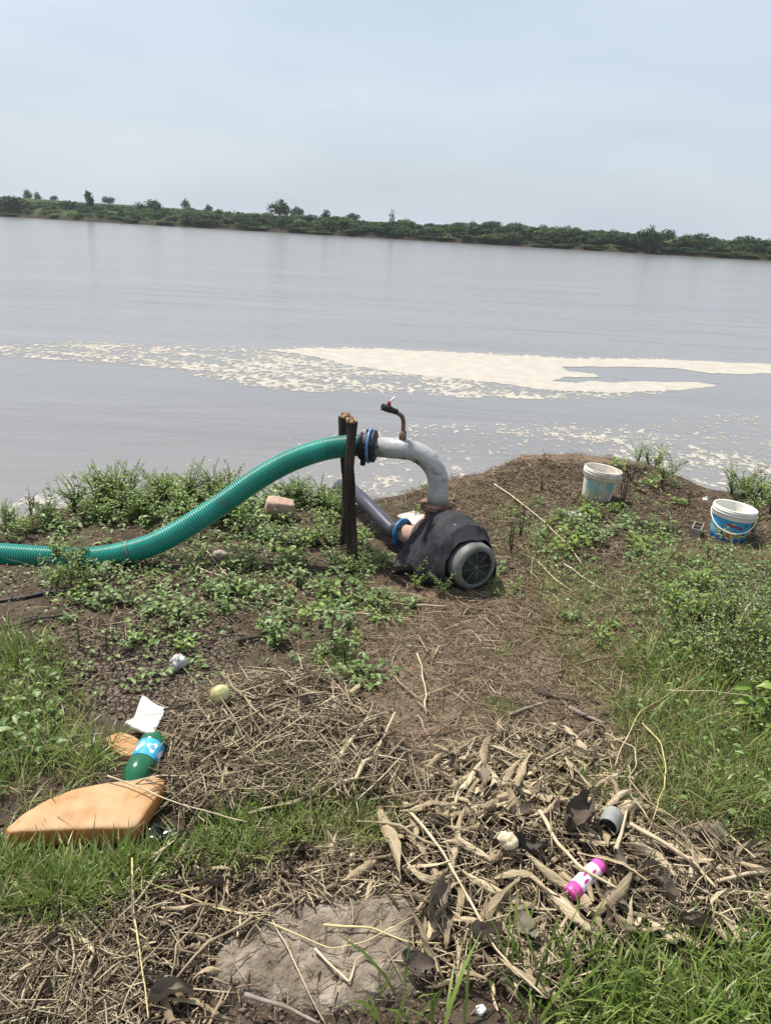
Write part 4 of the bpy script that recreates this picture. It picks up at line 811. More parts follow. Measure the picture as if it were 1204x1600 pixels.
HUSK2 = mat('husk_bits', [(0.06, 0.042, 0.025), (0.17, 0.124, 0.073), (0.33, 0.255, 0.155), (0.54, 0.45, 0.295)], rough=0.8, island=0.8, scale=40, bump=0.5, bscale=90)
DLEAF = mat('dead_leaf', [(0.06, 0.045, 0.033), (0.13, 0.10, 0.075), (0.25, 0.205, 0.16)], rough=0.85, island=0.8, scale=14, bump=0.3, bscale=50, transl=0.12)
TWIG = mat('dark_twig', [(0.028, 0.02, 0.015), (0.075, 0.055, 0.042)], scale=20, rough=0.9, bump=0.3)
def bits(P, length, width, spread, tilt=0.25, bend=0.12, lift=0.0, dirs=None):
    """many small dry pieces (three-sided, bent once): returns vertices and faces"""
    n = len(P); a = rng.random(n)*6.283 if dirs is None else dirs+rng.normal(size=n)*0.5
    L = length*(0.45+1.1*rng.random(n)**1.5); W_ = width*(0.5+1.0*rng.random(n)); tl = rng.normal(size=n)*tilt
    d = np.column_stack([np.cos(a)*np.cos(tl), np.sin(a)*np.cos(tl), np.sin(tl)]); s = np.column_stack([-np.sin(a), np.cos(a), 0*a]); u = np.cross(d, s)
    b = (rng.normal(size=n)*bend)[:, None]; bz = (rng.random(n)*bend)[:, None]; st = []
    c = P+np.array([0, 0, 1])*(rng.random(n)*lift+W_*0.4+np.abs(np.sin(tl))*L*0.35)[:, None]
    for k, (t, q) in enumerate(((-0.5, 0.7), (0.02, 1.0), (0.5, 0.45))):
        m = c+d*(t*L)[:, None]+(s*b-u*bz*(-1))*(L*(0.25-t*t))[:, None]
        for ang in (0, 2.1, 4.2): st.append(m+(s*math.cos(ang)+u*math.sin(ang)*0.7)*(W_*0.5*q)[:, None])
    V = np.stack(st, 1).reshape(-1, 3); f = []
    for k in range(2):
        for j in range(3): f.append((k*3+j, k*3+(j+1) % 3, k*3+3+(j+1) % 3, k*3+3+j))
    F = (np.arange(n)[:, None, None]*9+np.array(f)[None]).reshape(-1, 4); return V, F
def stuff(name, sets, m):
    V, F, o = [], [], 0
    for v, f in sets: V.append(v); F.append(f+o); o += len(v)
    me = np_mesh(name, np.vstack(V), np.vstack(F)); me.materials.append(m); tag(link(name, me), kind='stuff')
HEAP1 = [(255, 1150), (330, 1085), (430, 1060), (560, 1070), (610, 1120), (600, 1200), (600, 1240), (520, 1270), (330, 1270), (240, 1250), (250, 1200)]
HEAP2 = [(600, 1230), (680, 1190), (800, 1150), (960, 1160), (1010, 1250), (1060, 1300), (1204, 1330), (1240, 1420), (1180, 1450), (1000, 1470), (880, 1560), (640, 1530), (640, 1400), (610, 1320)]
LOWL = [(-30, 1360), (120, 1430), (250, 1330), (420, 1340), (600, 1330), (640, 1400), (420, 1420), (330, 1480), (310, 1620), (-30, 1620)]
PATH = [(560, 900), (700, 930), (960, 880), (1000, 1000), (980, 1150), (800, 1180), (600, 1240), (560, 1100), (430, 1060), (560, 990)]
BANK = [(690, 745), (850, 715), (1010, 730), (1120, 780), (1204, 830), (1204, 890), (1000, 900), (800, 900), (770, 850), (640, 800)]
ALLG = [(-200, 1640), (-200, 900), (200, 860), (700, 760), (860, 720), (1000, 730), (1350, 850), (1350, 1640)]
stuff('straw_litter', [bits(scatter([(320, 1400), (660, 1390), (690, 1580), (320, 1590)], 150, 10)+np.array([0, 0, 0.010]), 0.06, 0.003, 0, tilt=0.06, lift=0.004), bits(scatter(HEAP1, 2000, 30, 0.14), 0.15, 0.0042, 0, lift=0.055), bits(scatter(HEAP1, 1500, 30), 0.06, 0.005, 0, lift=0.03), bits(scatter(HEAP2, 2600, 30, 0.14), 0.085, 0.0045, 0, lift=0.04), bits(scatter(LOWL, 2000, 30, 0.26), 0.10, 0.0038, 0, lift=0.03), bits(scatter(LOWL, 1800, 30, 0.1), 0.04, 0.006, 0, lift=0.02), bits(scatter(PATH, 700, 30, 0.2), 0.12, 0.0036, 0, tilt=0.1, lift=0.015)], STRAW)
stuff('fine_straw', [bits(scatter(PATH, 7200, 40, 0.18, 2.0), 0.075, 0.0026, 0, tilt=0.1, lift=0.014), bits(scatter(BANK, 4200, 40, 0.24, 1.6), 0.095, 0.0030, 0, tilt=0.16, lift=0.02), bits(scatter(ALLG, 3200, 0, 0.2, 2.0), 0.07, 0.0026, 0, tilt=0.15, lift=0.01), bits(scatter([(60, 860), (600, 780), (620, 1000), (60, 1010)], 1300, 40, 0.2), 0.11, 0.003, 0, tilt=0.12, lift=0.04), bits(scatter([(560, 740), (860, 720), (800, 900), (620, 900)], 700), 0.1, 0.003, 0, lift=0.02),
                     bits(scatter([(930, 880), (1204, 860), (1260, 1330), (1000, 1330), (940, 1100)], 2600), 0.10, 0.003, 0, tilt=0.3, lift=0.04)], STRAWF)
stuff('chaff_litter', [bits(scatter(ALLG, 12000, 0), 0.022, 0.005, 0, tilt=0.3), bits(scatter(BANK, 5000, 0), 0.04, 0.006, 0, tilt=0.35), bits(scatter(LOWL, 9500), 0.028, 0.006, 0, tilt=0.35, lift=0.01), bits(scatter(HEAP2, 4500), 0.03, 0.008, 0, tilt=0.35, lift=0.01), bits(scatter(HEAP1, 3500), 0.03, 0.006, 0, tilt=0.35, lift=0.01)], CHAFF)
# clods of soil
def clods(P, size):
    n = len(P); ico = np.array([(0, 0, 1), (1, 0, 0), (0, 1, 0), (-1, 0, 0), (0, -1, 0), (0, 0, -1)], float); f = np.array([(0, 1, 2), (0, 2, 3), (0, 3, 4), (0, 4, 1), (5, 2, 1), (5, 3, 2), (5, 4, 3), (5, 1, 4)])
    s = size*(0.4+rng.random((n, 1, 1))**2*1.6); V = P[:, None]+s*(ico[None]*(0.75+0.5*rng.random((n, 6, 1)))*np.array([1, 1, 0.65])+0.35*rng.normal(size=(n, 6, 3))*0.6)
    return V.reshape(-1, 3), (np.arange(n)[:, None, None]*6+f[None]).reshape(-1, 3)
CLOD = mat('clod', [(0.05, 0.035, 0.025), (0.105, 0.077, 0.055), (0.185, 0.142, 0.105)], rough=0.95, island=1.0, spec=0.1)
stuff('soil_crumbs', [clods(scatter(ALLG, 9000, 0), 0.006), clods(scatter([(40, 985), (420, 960), (430, 1060), (260, 1130), (60, 1110)], 500), 0.005), clods(scatter(BANK, 3000), 0.008), clods(scatter([(300, 1340), (660, 1340), (700, 1420), (320, 1480)], 1200), 0.006), clods(scatter([(320, 1520), (700, 1520), (700, 1640), (320, 1640)], 600, 0), 0.006)], CLOD)

def stalk_mesh(length, rad, seed, kink=0.0, name='dry_stalk', m=None, sides=7):
    r = np.random.default_rng(seed); n = 7; t = np.linspace(-0.5, 0.5, n); c = np.column_stack([t*length, length*(0.05*np.sin(t*5+seed)+0.02*r.normal(size=n)), np.zeros(n)])
    if kink: c[4:, 1] += (t[4:]-t[3])*length*kink
    c[:, 2] = np.abs(0.02*length*np.sin(t*4+seed)); rr = rad*(1-0.35*(t+0.5))*(1+0.12*r.normal(size=n)); rr[3] *= 1.25
    mb = MB(); tube(mb, c, rr, sides); return mb.mesh(name, m or STRAW)
def husk_mesh(length, width, seed):
    r = np.random.default_rng(seed); n, k = 12, 7; V = []; cu = r.normal()*1.1; tw = r.normal()*1.8; ro = 0.55+1.3*r.random(); kink = r.normal()*0.5*(r.random() < 0.5); kp = 0.3+0.4*r.random(); asym = r.random()*0.3
    for i in range(n):
        f = i/(n-1); w = width*(0.25+0.75*min(1, f/(0.18+asym))**0.7 if f < 0.5 else max(0.05, 1-((f-0.5)/0.5)**1.5))*(1+0.16*r.normal())
        x = (f-0.5)*length; b = max(0, f-kp)*kink; y = cu*length*0.16*(f-0.5)**2*4+b*length; z = 0.004+0.05*length*math.sin(f*4+seed)+0.02*length*abs(kink)*f; a0 = tw*(f-0.5)
        for j in range(k):
            q = (j/(k-1)-0.5)*2*ro; yy = math.sin(q)*w*0.5/max(0.6, math.sin(min(ro, 1.57))); zz = (math.cos(q)-0.6)*w*0.5+(0.002+0.03*w)*(j % 2)
            V.append((x-yy*b*0.5, y+yy*math.cos(a0)-zz*math.sin(a0), z+yy*math.sin(a0)+zz*math.cos(a0)+0.0012*r.normal()))
    mb = MB().add(V, [(i*k+j, i*k+j+1, (i+1)*k+j+1, (i+1)*k+j) for i in range(n-1) for j in range(k-1)]); return mb.mesh('dry_husk', HUSK)
def leaf_mesh(size, seed, m=None, name='dry_leaf', crumple=0.35, asp=0.7):
    r = np.random.default_rng(seed); n, k = 13, 11; V = []; fa = r.random()*3; fw = 3+3*r.random(); cl = 0.6+1.2*r.random()
    for i in range(n):
        f = i/(n-1); w = math.sin(math.pi*(0.06+0.9*f))**0.7*asp*(1+0.15*r.normal())
        for j in range(k):
            g = j/(k-1)-0.5; x, y = (f-0.5)*size, g*w*size
            fold = abs(math.sin((math.cos(fa)*x+math.sin(fa)*y)/size*fw+seed)); V.append((x*(1-0.1*abs(g)), y*(1-0.45*cl*g*g*4*0.5), 0.012*size+crumple*size*(0.35*fold+0.5*float(fbm(x/size*2.6+seed, y/size*2.6+2, 3))+0.8*cl*g*g*2)))
    mb = MB().add(V, [(i*k+j, i*k+j+1, (i+1)*k+j+1, (i+1)*k+j) for i in range(n-1) for j in range(k-1)]); return mb.mesh(name, m or DLEAF)
def lay(name, me, p, yaw, lift=0.0, tilt=0.12, s=1.0, label=None, cat=None, group=None):
    o = link(name, me); dx = 0.06; gx = float(height(p[0]+dx*math.cos(yaw), p[1]+dx*math.sin(yaw))-height(p[0]-dx*math.cos(yaw), p[1]-dx*math.sin(yaw)))/(2*dx)
    o.rotation_euler = (rng.normal()*0.5 if name != 'dry_leaf' else rng.normal()*0.25, -math.atan(gx)+rng.normal()*tilt*0.5, yaw); o.location = (p[0], p[1], p[2]+lift); o.scale = (s, s, s)
    return tag(o, label, cat, group)
stalks = [stalk_mesh(0.24, 0.0024+0.0006*(i % 4), i, (0.5 if i % 3 == 0 else 0)) for i in range(12)]
husks = [husk_mesh(0.13+0.05*(i % 3), 0.016+0.006*(i % 4), i) for i in range(18)]; leaves = [leaf_mesh(0.09, i, crumple=0.3+0.07*(i % 5), asp=0.45+0.08*(i % 4)) for i in range(10)]
def many(name, meshes, poly, n, lift, smin, smax, label, cat, group, tilt=0.12):
    for i, p in enumerate(scatter(poly, n)): lay(name, meshes[rng.integers(len(meshes))], p, rng.random()*6.283, rng.random()*lift+0.006, tilt, smin+(smax-smin)*rng.random()**1.6, label, cat, group)
G1, G2 = 'dry stalks in the straw heaps', 'dry husks in the litter'
many('dry_stalk', stalks, HEAP1, 95, 0.05, 0.5, 1.7, 'thin pale dry stalk lying in the brown straw litter', 'dry stalk', G1)
many('dry_stalk', stalks, LOWL, 75, 0.03, 0.5, 1.25, 'thin pale dry stalk lying in the brown straw litter', 'dry stalk', G1)
many('dry_stalk', stalks, HEAP2, 50, 0.04, 0.45, 1.15, 'thin pale dry stalk lying in the brown straw litter', 'dry stalk', G1)
many('dry_husk', husks, HEAP2, 200, 0.035, 0.45, 1.25, 'curled tan dry husk lying in the heap of husks', 'dry husk', G2, 0.3)
many('dry_husk', husks, [(640, 1220), (720, 1190), (980, 1180), (980, 1240), (860, 1300), (660, 1300)], 40, 0.05, 0.5, 1.1, 'curled tan dry husk lying in the heap of husks', 'dry husk', G2, 0.3)
many('dry_husk', husks, HEAP1, 26, 0.05, 0.4, 0.9, 'narrow tan dry husk caught in the stalk heap', 'dry husk', 'dry husks in the stalk heap', 0.3)
many('dry_leaf', leaves, HEAP2, 40, 0.04, 0.45, 1.0, 'crumpled grey brown dead leaf on the litter', 'dead leaf', 'dead leaves on the litter', 0.9)
many('dry_leaf', leaves, HEAP1, 16, 0.05, 0.4, 0.8, 'crumpled grey brown dead leaf on the litter', 'dead leaf', 'dead leaves on the litter', 0.9)
many('dry_leaf', leaves, LOWL, 18, 0.03, 0.4, 0.8, 'crumpled grey brown dead leaf on the litter', 'dead leaf', 'dead leaves on the litter', 0.9)
many('dry_stalk', stalks, PATH, 34, 0.01, 0.6, 1.5, 'thin dry stalk lying on the bare earth of the path', 'dry stalk', 'dry stalks on the bare path')
Vh, Fh, oh = [], [], 0
hv_ = [np.array([v.co for v in m.vertices]) for m in husks]; hf_ = np.array([tuple(p.vertices) for p in husks[0].polygons])
for p in np.vstack([scatter(HEAP2, 300, 40), scatter([(640, 1220), (720, 1190), (980, 1180), (980, 1240), (860, 1300), (660, 1300)], 110, 30), scatter(LOWL, 60, 30)]):
    a, b, c_ = rng.random()*6.283, rng.normal()*0.25, rng.normal()*0.6; M_ = np.array((Matrix.Rotation(a, 3, 'Z') @ Matrix.Rotation(b, 3, 'Y') @ Matrix.Rotation(c_, 3, 'X')))
    v = hv_[rng.integers(len(hv_))]*(0.35+0.5*rng.random()); Vh.append(v@M_.T+p+np.array([0, 0, 0.004+0.025*rng.random()])); Fh.append(hf_+oh); oh += len(v)
me = np_mesh('husk_litter', np.vstack(Vh), np.vstack(Fh)); me.materials.append(HUSK2); me.polygons.foreach_set('use_smooth', np.ones(len(me.polygons), bool)); tag(link('husk_litter', me), kind='stuff')
# single long pieces
def long_piece(name, label, cat, pix, rad, m, lift=0.012, sides=8, ends=0.5, peak=0.0):
    P_ = np.array([gnd(px, py, lift) for px, py in pix]); L_ = np.concatenate([[0], np.cumsum(np.linalg.norm(np.diff(P_, axis=0), axis=1))]); n_s = max(16, 6*len(pix)); q_ = np.linspace(0, L_[-1], n_s); pth = np.column_stack([np.interp(q_, L_, P_[:, k]) for k in range(3)]); pth[1:-1] = 0.6*pth[1:-1]+0.2*(pth[:-2]+pth[2:]); pth[:, :2] += 0.006*np.column_stack([fbm(q_*9+px0, q_*0+1, 2) for px0 in (pix[0][0]*0.13, pix[0][1]*0.17)]); pth[:, 2] += np.sin(np.linspace(0, math.pi, len(pth)))*peak
    o_ = pth.mean(0); rr = rad*np.linspace(1, ends, len(pth))*(1+0.08*rng.normal(size=len(pth))); mb = MB(); tube(mb, pth-o_, rr, sides); o = part(name, mb, m, None); o.location = o_; return tag(o, label, cat)
PALE = mat('pale_stalk', [(0.36, 0.28, 0.18), (0.56, 0.47, 0.32)], scale=14, rough=0.7, stretch=(1, 1, 1)); GREYW = mat('grey_stick', [(0.14, 0.11, 0.085), (0.30, 0.25, 0.20)], scale=22, rough=0.9, bump=0.3)
YEL = mat('yellow_straw', [(0.46, 0.37, 0.17), (0.60, 0.50, 0.27)], scale=12, rough=0.7)
for a in [
 ('long_stalk', 'long pale stalk running from the bank down past the pump', 'stalk', [(772, 756), (800, 775), (850, 815), (885, 850), (908, 880)], 0.0055, PALE, 0.03),
 ('long_stalk', 'pale straight stalk across the dirt right of the motor', 'stalk', [(840, 878), (865, 905), (895, 925)], 0.005, PALE, 0.02),
 ('long_stalk', 'thin stalk crossing the cushion and leading into the litter', 'stalk', [(168, 1212), (225, 1232), (290, 1258), (385, 1284)], 0.0026, PALE, 0.085),
 ('stick', 'knotted pale stick lying right of the green bottle', 'stick', [(246, 1150), (290, 1152), (330, 1157), (366, 1166)], 0.0085, GREYW, 0.03),
 ('stick', 'grey brown stick lying between grass and torn foam piece', 'stick', [(-10, 1186), (60, 1162), (110, 1152), (165, 1146)], 0.008, GREYW, 0.03),
 ('stick', 'thick pale split cane across the straw heap', 'stick', [(524, 1196), (545, 1160), (576, 1120)], 0.010, PALE, 0.05),
 ('stick', 'dark short stick beside the yellow green fruit', 'stick', [(358, 1090), (376, 1095), (398, 1100)], 0.009, TWIG, 0.03),
 ('stick', 'pale branch lying on the bare dirt above the husks', 'stick', [(795, 1118), (825, 1106), (856, 1096)], 0.008, GREYW, 0.015),
 ('stick', 'dark chunky stick next to the pale branch', 'stick', [(836, 1080), (870, 1090), (905, 1098)], 0.009, TWIG, 0.012),
 ('stick', 'grey stick on the dirt right of the pale branch', 'stick', [(888, 1105), (915, 1118), (945, 1130)], 0.011, GREYW, 0.01),
 ('stick', 'black burnt stick in the weeds left of centre', 'stick', [(370, 1002), (400, 994), (440, 997)], 0.010, TWIG, 0.015),
 ('stick', 'dark bent branch at the edge of the cracked mud', 'stick', [(-20, 985), (20, 978), (60, 966), (110, 962)], 0.008, TWIG, 0.015),
 ('long_stalk', 'yellow straw bent in a wide V over the mud lump', 'stalk', [(225, 1375), (330, 1418), (390, 1432), (450, 1455), (518, 1482), (575, 1470), (622, 1442), (655, 1425)], 0.0022, YEL, 0.022),
 ('long_stalk', 'yellow straw lying flat on the top of the mud lump', 'stalk', [(506, 1447), (583, 1450), (640, 1470), (690, 1476)], 0.0033, YEL, 0.022),
 ('long_stalk', 'grey straw running down the whole mud lump', 'stalk', [(405, 1400), (440, 1465), (478, 1540), (512, 1600)], 0.0024, PALE, 0.02),
 ('long_stalk', 'pale stalk lying from the husks down to the grass', 'stalk', [(640, 1270), (690, 1330), (730, 1400), (770, 1480), (850, 1560)], 0.0048, PALE, 0.05),
 ('long_stalk', 'straight yellow straw under the cushion towards the bottom edge', 'stalk', [(206, 1340), (210, 1420), (222, 1500), (232, 1590)], 0.0028, YEL, 0.045),
 ('stick', 'thick tan stick jutting out of the litter below the mud lump', 'stick', [(385, 1555), (440, 1572), (500, 1600)], 0.006, GREYW, 0.06),
 ('long_stalk', 'V shaped broken pale husk strip on the mud lump', 'stalk', [(490, 1482), (520, 1515), (543, 1538), (556, 1500), (575, 1488)], 0.0036, PALE, 0.02),
 ('long_stalk', 'long tan cane crossing the pink bottle', 'stalk', [(842, 1268), (870, 1320), (905, 1356), (965, 1390)], 0.0068, PALE, 0.06),
 ('long_stalk', 'long dark tan cane curving past the cup to the husks', 'stalk', [(985, 1288), (1040, 1320), (1085, 1350), (1118, 1388)], 0.0075, PALE, 0.05),
 ('long_stalk', 'stubby upright cane against the grey cup', 'stalk', [(962, 1330), (972, 1300), (980, 1264)], 0.0065, PALE, 0.05),
 ('long_stalk', 'pale cane reaching out of the husks to the picture edge', 'stalk', [(1120, 1376), (1170, 1366), (1240, 1362)], 0.0065, PALE, 0.04),
 ('long_stalk', 'thin bleached stalk arching over the green grass', 'stalk', [(960, 1195), (1000, 1110), (1060, 1075), (1120, 1030)], 0.0018, YEL, 0.08),
 ('long_stalk', 'kinked yellow stalk hooped over the grass beside the husks', 'stalk', [(1003, 1130), (1030, 1160), (1038, 1195), (1036, 1230), (1020, 1280)], 0.0023, YEL, 0.10),
 ('long_stalk', 'pale bent stalk left of the hooped one', 'stalk', [(945, 1145), (990, 1168), (994, 1195), (982, 1215), (1010, 1250), (1060, 1282)], 0.0023, PALE, 0.08),
 ('long_stalk', 'thin white stalk sloping across the flowering weeds', 'stalk', [(1040, 1078), (1110, 1080), (1204, 1092)], 0.0024, PALE, 0.14),
 ('long_stalk', 'thin dry stem leaning up through the flowering weeds', 'stalk', [(1152, 975), (1170, 945), (1186, 916)], 0.0032, YEL, 0.2),
 ('long_stalk', 'pale crooked twig arching out of the weeds below the hose', 'stalk', [(305, 885), (330, 895), (360, 905), (410, 935)], 0.0045, PALE, 0.03),
 ('long_stalk', 'long thin straw lying over the weeds towards the path', 'stalk', [(315, 850), (350, 895), (400, 935), (450, 950), (540, 958)], 0.0035, PALE, 0.03),
]: long_piece(*a)
# a few single leaves one can point to
p = gnd(893, 1300); o = lay('dry_leaf', leaf_mesh(0.125, 31, mat('dark_dead_leaf', [(0.055, 0.041, 0.03), (0.12, 0.095, 0.07)], scale=14, rough=0.9), crumple=0.7, asp=0.8), p, 0.9, 0.03, label='big crumpled brown leaf left of the grey cup', cat='dead leaf')
p = gnd(826, 1345); o = lay('dry_leaf', leaf_mesh(0.095, 33, mat('charcoal_leaf', [(0.03, 0.026, 0.022), (0.09, 0.075, 0.06)], scale=14, rough=0.9), crumple=0.5, asp=0.8), p, 2.9, 0.03, label='dark folded leaf beside the cream cob chunk', cat='dead leaf')
p = gnd(682, 1432); o = lay('dry_leaf', leaf_mesh(0.12, 35, crumple=0.4, asp=0.6), p, 1.2, 0.03, label='pale grey curled leaf on the edge of the mud lump', cat='dead leaf')
p = gnd(270, 1578); o = lay('dry_leaf', leaf_mesh(0.10, 36, crumple=0.4, asp=0.5), p, 0.1, 0.03, label='grey dead leaf with a white edge at the bottom litter', cat='dead leaf')
p = gnd(750, 1225); o = lay('dry_leaf', leaf_mesh(0.11, 37, crumple=0.35, asp=0.7), p, 1.5, 0.04, label='pale broad dead leaf standing on top of the husks', cat='dead leaf')
p = gnd(478, 1115); o = lay('dry_leaf', leaf_mesh(0.07, 38, crumple=0.4, asp=0.6), p, 0.3, 0.05, label='small pale leaf high on the stalk heap', cat='dead leaf')
p = gnd(818, 1465); o = lay('dry_leaf', leaf_mesh(0.10, 39, mat('olive_dead_leaf', [(0.10, 0.085, 0.06), (0.19, 0.16, 0.115)], scale=14, rough=0.9), crumple=0.3, asp=0.55), p, -0.9, 0.04, label='olive brown curled leaf below the pink bottle', cat='dead leaf')
for px, py, yaw, s, lb in [(660, 1395, -0.1, 1.25, 'plump tan husk lying level in the middle of the litter'), (950, 1375, 2.6, 1.7, 'long pale striped husk right of the pink bottle'), (1010, 1350, 2.5, 1.6, 'big bulbous husk end above the dark root'), (880, 1440, 2.4, 1.8, 'long grey husk slanting down below the pink bottle'), (960, 1420, 0.7, 1.7, 'fan of bright split husk beneath the pink bottle'), (725, 1340, 2.5, 1.3, 'broad tan husk pointing at the cob chunk'), (810, 1389, 0.0, 1.3, 'pale banana shaped husk lying level left of the pink bottle')]:
    lay('dry_husk', husk_mesh(0.15, 0.025, int(px+py)), gnd(px, py), yaw, 0.045, 0.05, s*0.75, lb, 'dry husk')
# root tuft
p = gnd(1070, 1400); mb = MB()
for k in range(60):
    a, l_ = rng.random()*6.283, 0.03+0.06*rng.random(); q = np.array([math.cos(a), math.sin(a), 0.6*rng.random()]); tube(mb, [(0, 0, 0.02), q*l_*0.5+np.array([0, 0, 0.03*rng.random()+0.01]), q*l_+rng.normal(size=3)*0.01+np.array([0, 0, -0.005])], [0.002, 0.0015, 0.0006], 4)
slab(mb, [(0.03*math.cos(a)*(1+0.2*math.sin(3*a)), 0.025*math.sin(a)) for a in np.arange(16)/16*6.283], -0.01, 0.04, rough=0.012, dens=24, nscale=40)
o = part('root_clump', mb, TWIG, None); o.location = p; tag(o, 'dark tangled root clump among the husks', 'root')

# ------------------------------------------------------------------ living plants
LEAF = mat('weed_leaf', [(0.072, 0.125, 0.030), (0.135, 0.212, 0.054), (0.22, 0.310, 0.100)], rough=0.42, island=1.0, spec=0.4, transl=0.3)
LEAF2 = mat('weed_leaf_bright', [(0.105, 0.180, 0.028), (0.19, 0.290, 0.050), (0.28, 0.385, 0.090)], rough=0.42, island=1.0, spec=0.4, transl=0.35)
LEAF3 = mat('weed_leaf_grey', [(0.090, 0.142, 0.046), (0.158, 0.228, 0.080), (0.245, 0.320, 0.135)], rough=0.45, island=1.0, spec=0.35, transl=0.3)
STEM = mat('weed_stem', [(0.10, 0.11, 0.045), (0.17, 0.15, 0.075)], scale=20, rough=0.7)
DEAD = mat('dead_stem', [(0.03, 0.024, 0.02), (0.08, 0.062, 0.05)], scale=20, rough=0.9)
PETAL = mat('petal', [(0.66, 0.66, 0.60)], rough=0.7)
GRASS = mat('grass_blade', [(0.078, 0.128, 0.024), (0.155, 0.225, 0.045), (0.245, 0.325, 0.080), (0.42, 0.40, 0.18)], rough=0.38, island=1.0, spec=0.4, transl=0.35, pos=[0, 0.45, 0.85, 1])
GRASSD = mat('grass_dull', [(0.10, 0.13, 0.036), (0.18, 0.20, 0.065), (0.29, 0.265, 0.12), (0.42, 0.35, 0.19)], rough=0.6, island=1.0, spec=0.3, transl=0.3)
def leaf_quads(P, D, L, Wd, fold=0.25, droop=0.3):
    """n leaves: 10 verts and 8 faces each (two rows of a folded, drooping blade)"""
    n = len(P); D = D/np.linalg.norm(D, axis=1)[:, None]; s = np.cross(D, np.array([0, 0, 1.0])+0.25*rng.normal(size=(n, 3))); s /= np.linalg.norm(s, axis=1)[:, None]+1e-9; u = np.cross(s, D); st = []
    for t, w in ((0.0, 0.10), (0.33, 0.95), (0.68, 0.80), (1.0, 0.05)):
        m = P+D*(t*L)[:, None]-np.array([0, 0, 1])*(droop*t*t*L)[:, None]; hw = (Wd*w*0.5)[:, None]
        st += [m-s*hw+u*hw*fold*2, m, m+s*hw+u*hw*fold*2]
    V = np.stack(st, 1).reshape(-1, 3); f = []
    for k in range(3): f += [(k*3, k*3+1, k*3+4, k*3+3), (k*3+1, k*3+2, k*3+5, k*3+4)]
    return V, (np.arange(n)[:, None, None]*12+np.array(f)[None]).reshape(-1, 4)
def weed_proto(seed, nst, hgt, spread, leaf, nl, m, wd=0.55, name='weed', stemm=None, droop=0.3, flowers=0, up_=0.0, single=False):
    r = np.random.default_rng(seed); mb = MB(); P_, D_, L_ = [], [], []; tips = []
    for i in range(nst):
        a = r.random()*6.283; h = hgt*(0.55+0.55*r.random()); sp = spread*(0.3+0.8*r.random()); e = np.array([math.cos(a)*sp, math.sin(a)*sp, h]); mid = e*np.array([0.35, 0.35, 0.6])+r.normal(size=3)*0.06*hgt
        c = smooth_path([(0, 0, -0.01), mid, e], 7); tube(mb, c, np.linspace(0.0028, 0.0012, 7)*(hgt/0.2)**0.4, 5); tips.append(c[-1])
        for k in range(nl):
            f = 0.22+0.78*(k+r.random()*0.5)/nl; q = c[min(int(f*6), 6)]*(1-(f*6) % 1)+c[min(int(f*6)+1, 6)]*((f*6) % 1); b = a+2.4*k+r.normal()*0.4; el = 0.1+0.5*r.random()+up_
            P_.append(q); D_.append((math.cos(b)*math.cos(el), math.sin(b)*math.cos(el), math.sin(el))); L_.append(leaf*(0.55+0.7*r.random())*(1.1-0.35*f))
    P_, D_, L_ = np.array(P_), np.array(D_), np.array(L_); V, F = leaf_quads(P_+D_*L_[:, None]*0.15, D_, L_, L_*wd, droop=droop)
    e = empty(name, (0, 0, 0), 'x', 'weed'); part('stem', mb, stemm or STEM, e)
    if single:
        for q in range(len(P_)): me = np_mesh('leaf', V[q*12:q*12+12], F[:6]); me.materials.append(m); me.polygons.foreach_set('use_smooth', np.ones(6, bool)); link('leaf', me, e)
    else: me = np_mesh('foliage', V, F); me.materials.append(m); link('foliage', me, e)
    if flowers:
        n = flowers; q = np.array(tips)[r.integers(0, len(tips), n)]+r.normal(size=(n, 3))*np.array([0.035, 0.035, 0.025]); v, f = clods(q, 0.0028); me = np_mesh('flowers', v, f); me.materials.append(PETAL); tag(link('flower_heads', me, e), kind='stuff')
    return e
class Kind:
    def __init__(s, protos): s.p = protos; s.used = set()
    def put(s, p, sc, label, cat, group, lean=0.08):
        i = int(rng.integers(len(s.p))); o = s.p[i]
        if i in s.used: o = copy_tree(o)
        s.used.add(i); o.location = p; o.scale = (sc, sc, sc*(0.85+0.3*rng.random())); o.rotation_euler = (rng.normal()*lean, rng.normal()*lean, rng.random()*6.283); tag(o, label, cat, group); return o
    def clean(s):
        for i, o in enumerate(s.p):
            if i not in s.used:
                for c in list(o.children): bpy.data.objects.remove(c)
                bpy.data.objects.remove(o)
low = Kind([weed_proto(i, 3+i % 3, 0.05+0.016*(i % 4), 0.075+0.012*(i % 4), (0.024, 0.036, 0.046, 0.03)[i % 4], (7, 5, 4, 6)[i % 4], [LEAF, LEAF3, LEAF2, LEAF, LEAF3][i % 5], 0.45+0.07*(i % 3)) for i in range(10)])
bushy = Kind([weed_proto(20+i, 10, 0.19+0.02*(i % 3), 0.14, 0.034, 10, [LEAF2, LEAF, LEAF2][i % 3], 0.40, 'bushy_weed', up_=0.15) for i in range(6)])
sprig = Kind([weed_proto(40+i, 3, 0.11, 0.04, 0.045, 6, [LEAF3, LEAF][i % 2], 0.55, 'weed_sprig') for i in range(5)])
flow = Kind([weed_proto(60+i, 9, 0.34, 0.20, 0.042, 7, [LEAF2, LEAF2, LEAF][i % 3], 0.26, 'flowering_weed', flowers=24, up_=0.25) for i in range(4)])
lime = Kind([weed_proto(80+i, 8, 0.18, 0.15, 0.055, 7, LEAF2, 0.36, 'lime_weed', up_=0.35) for i in range(3)])
broad = Kind([weed_proto(90+i, 4, 0.22, 0.13, 0.07, 5, LEAF2, 0.5, 'broadleaf_weed', droop=0.45, single=True) for i in range(3)])
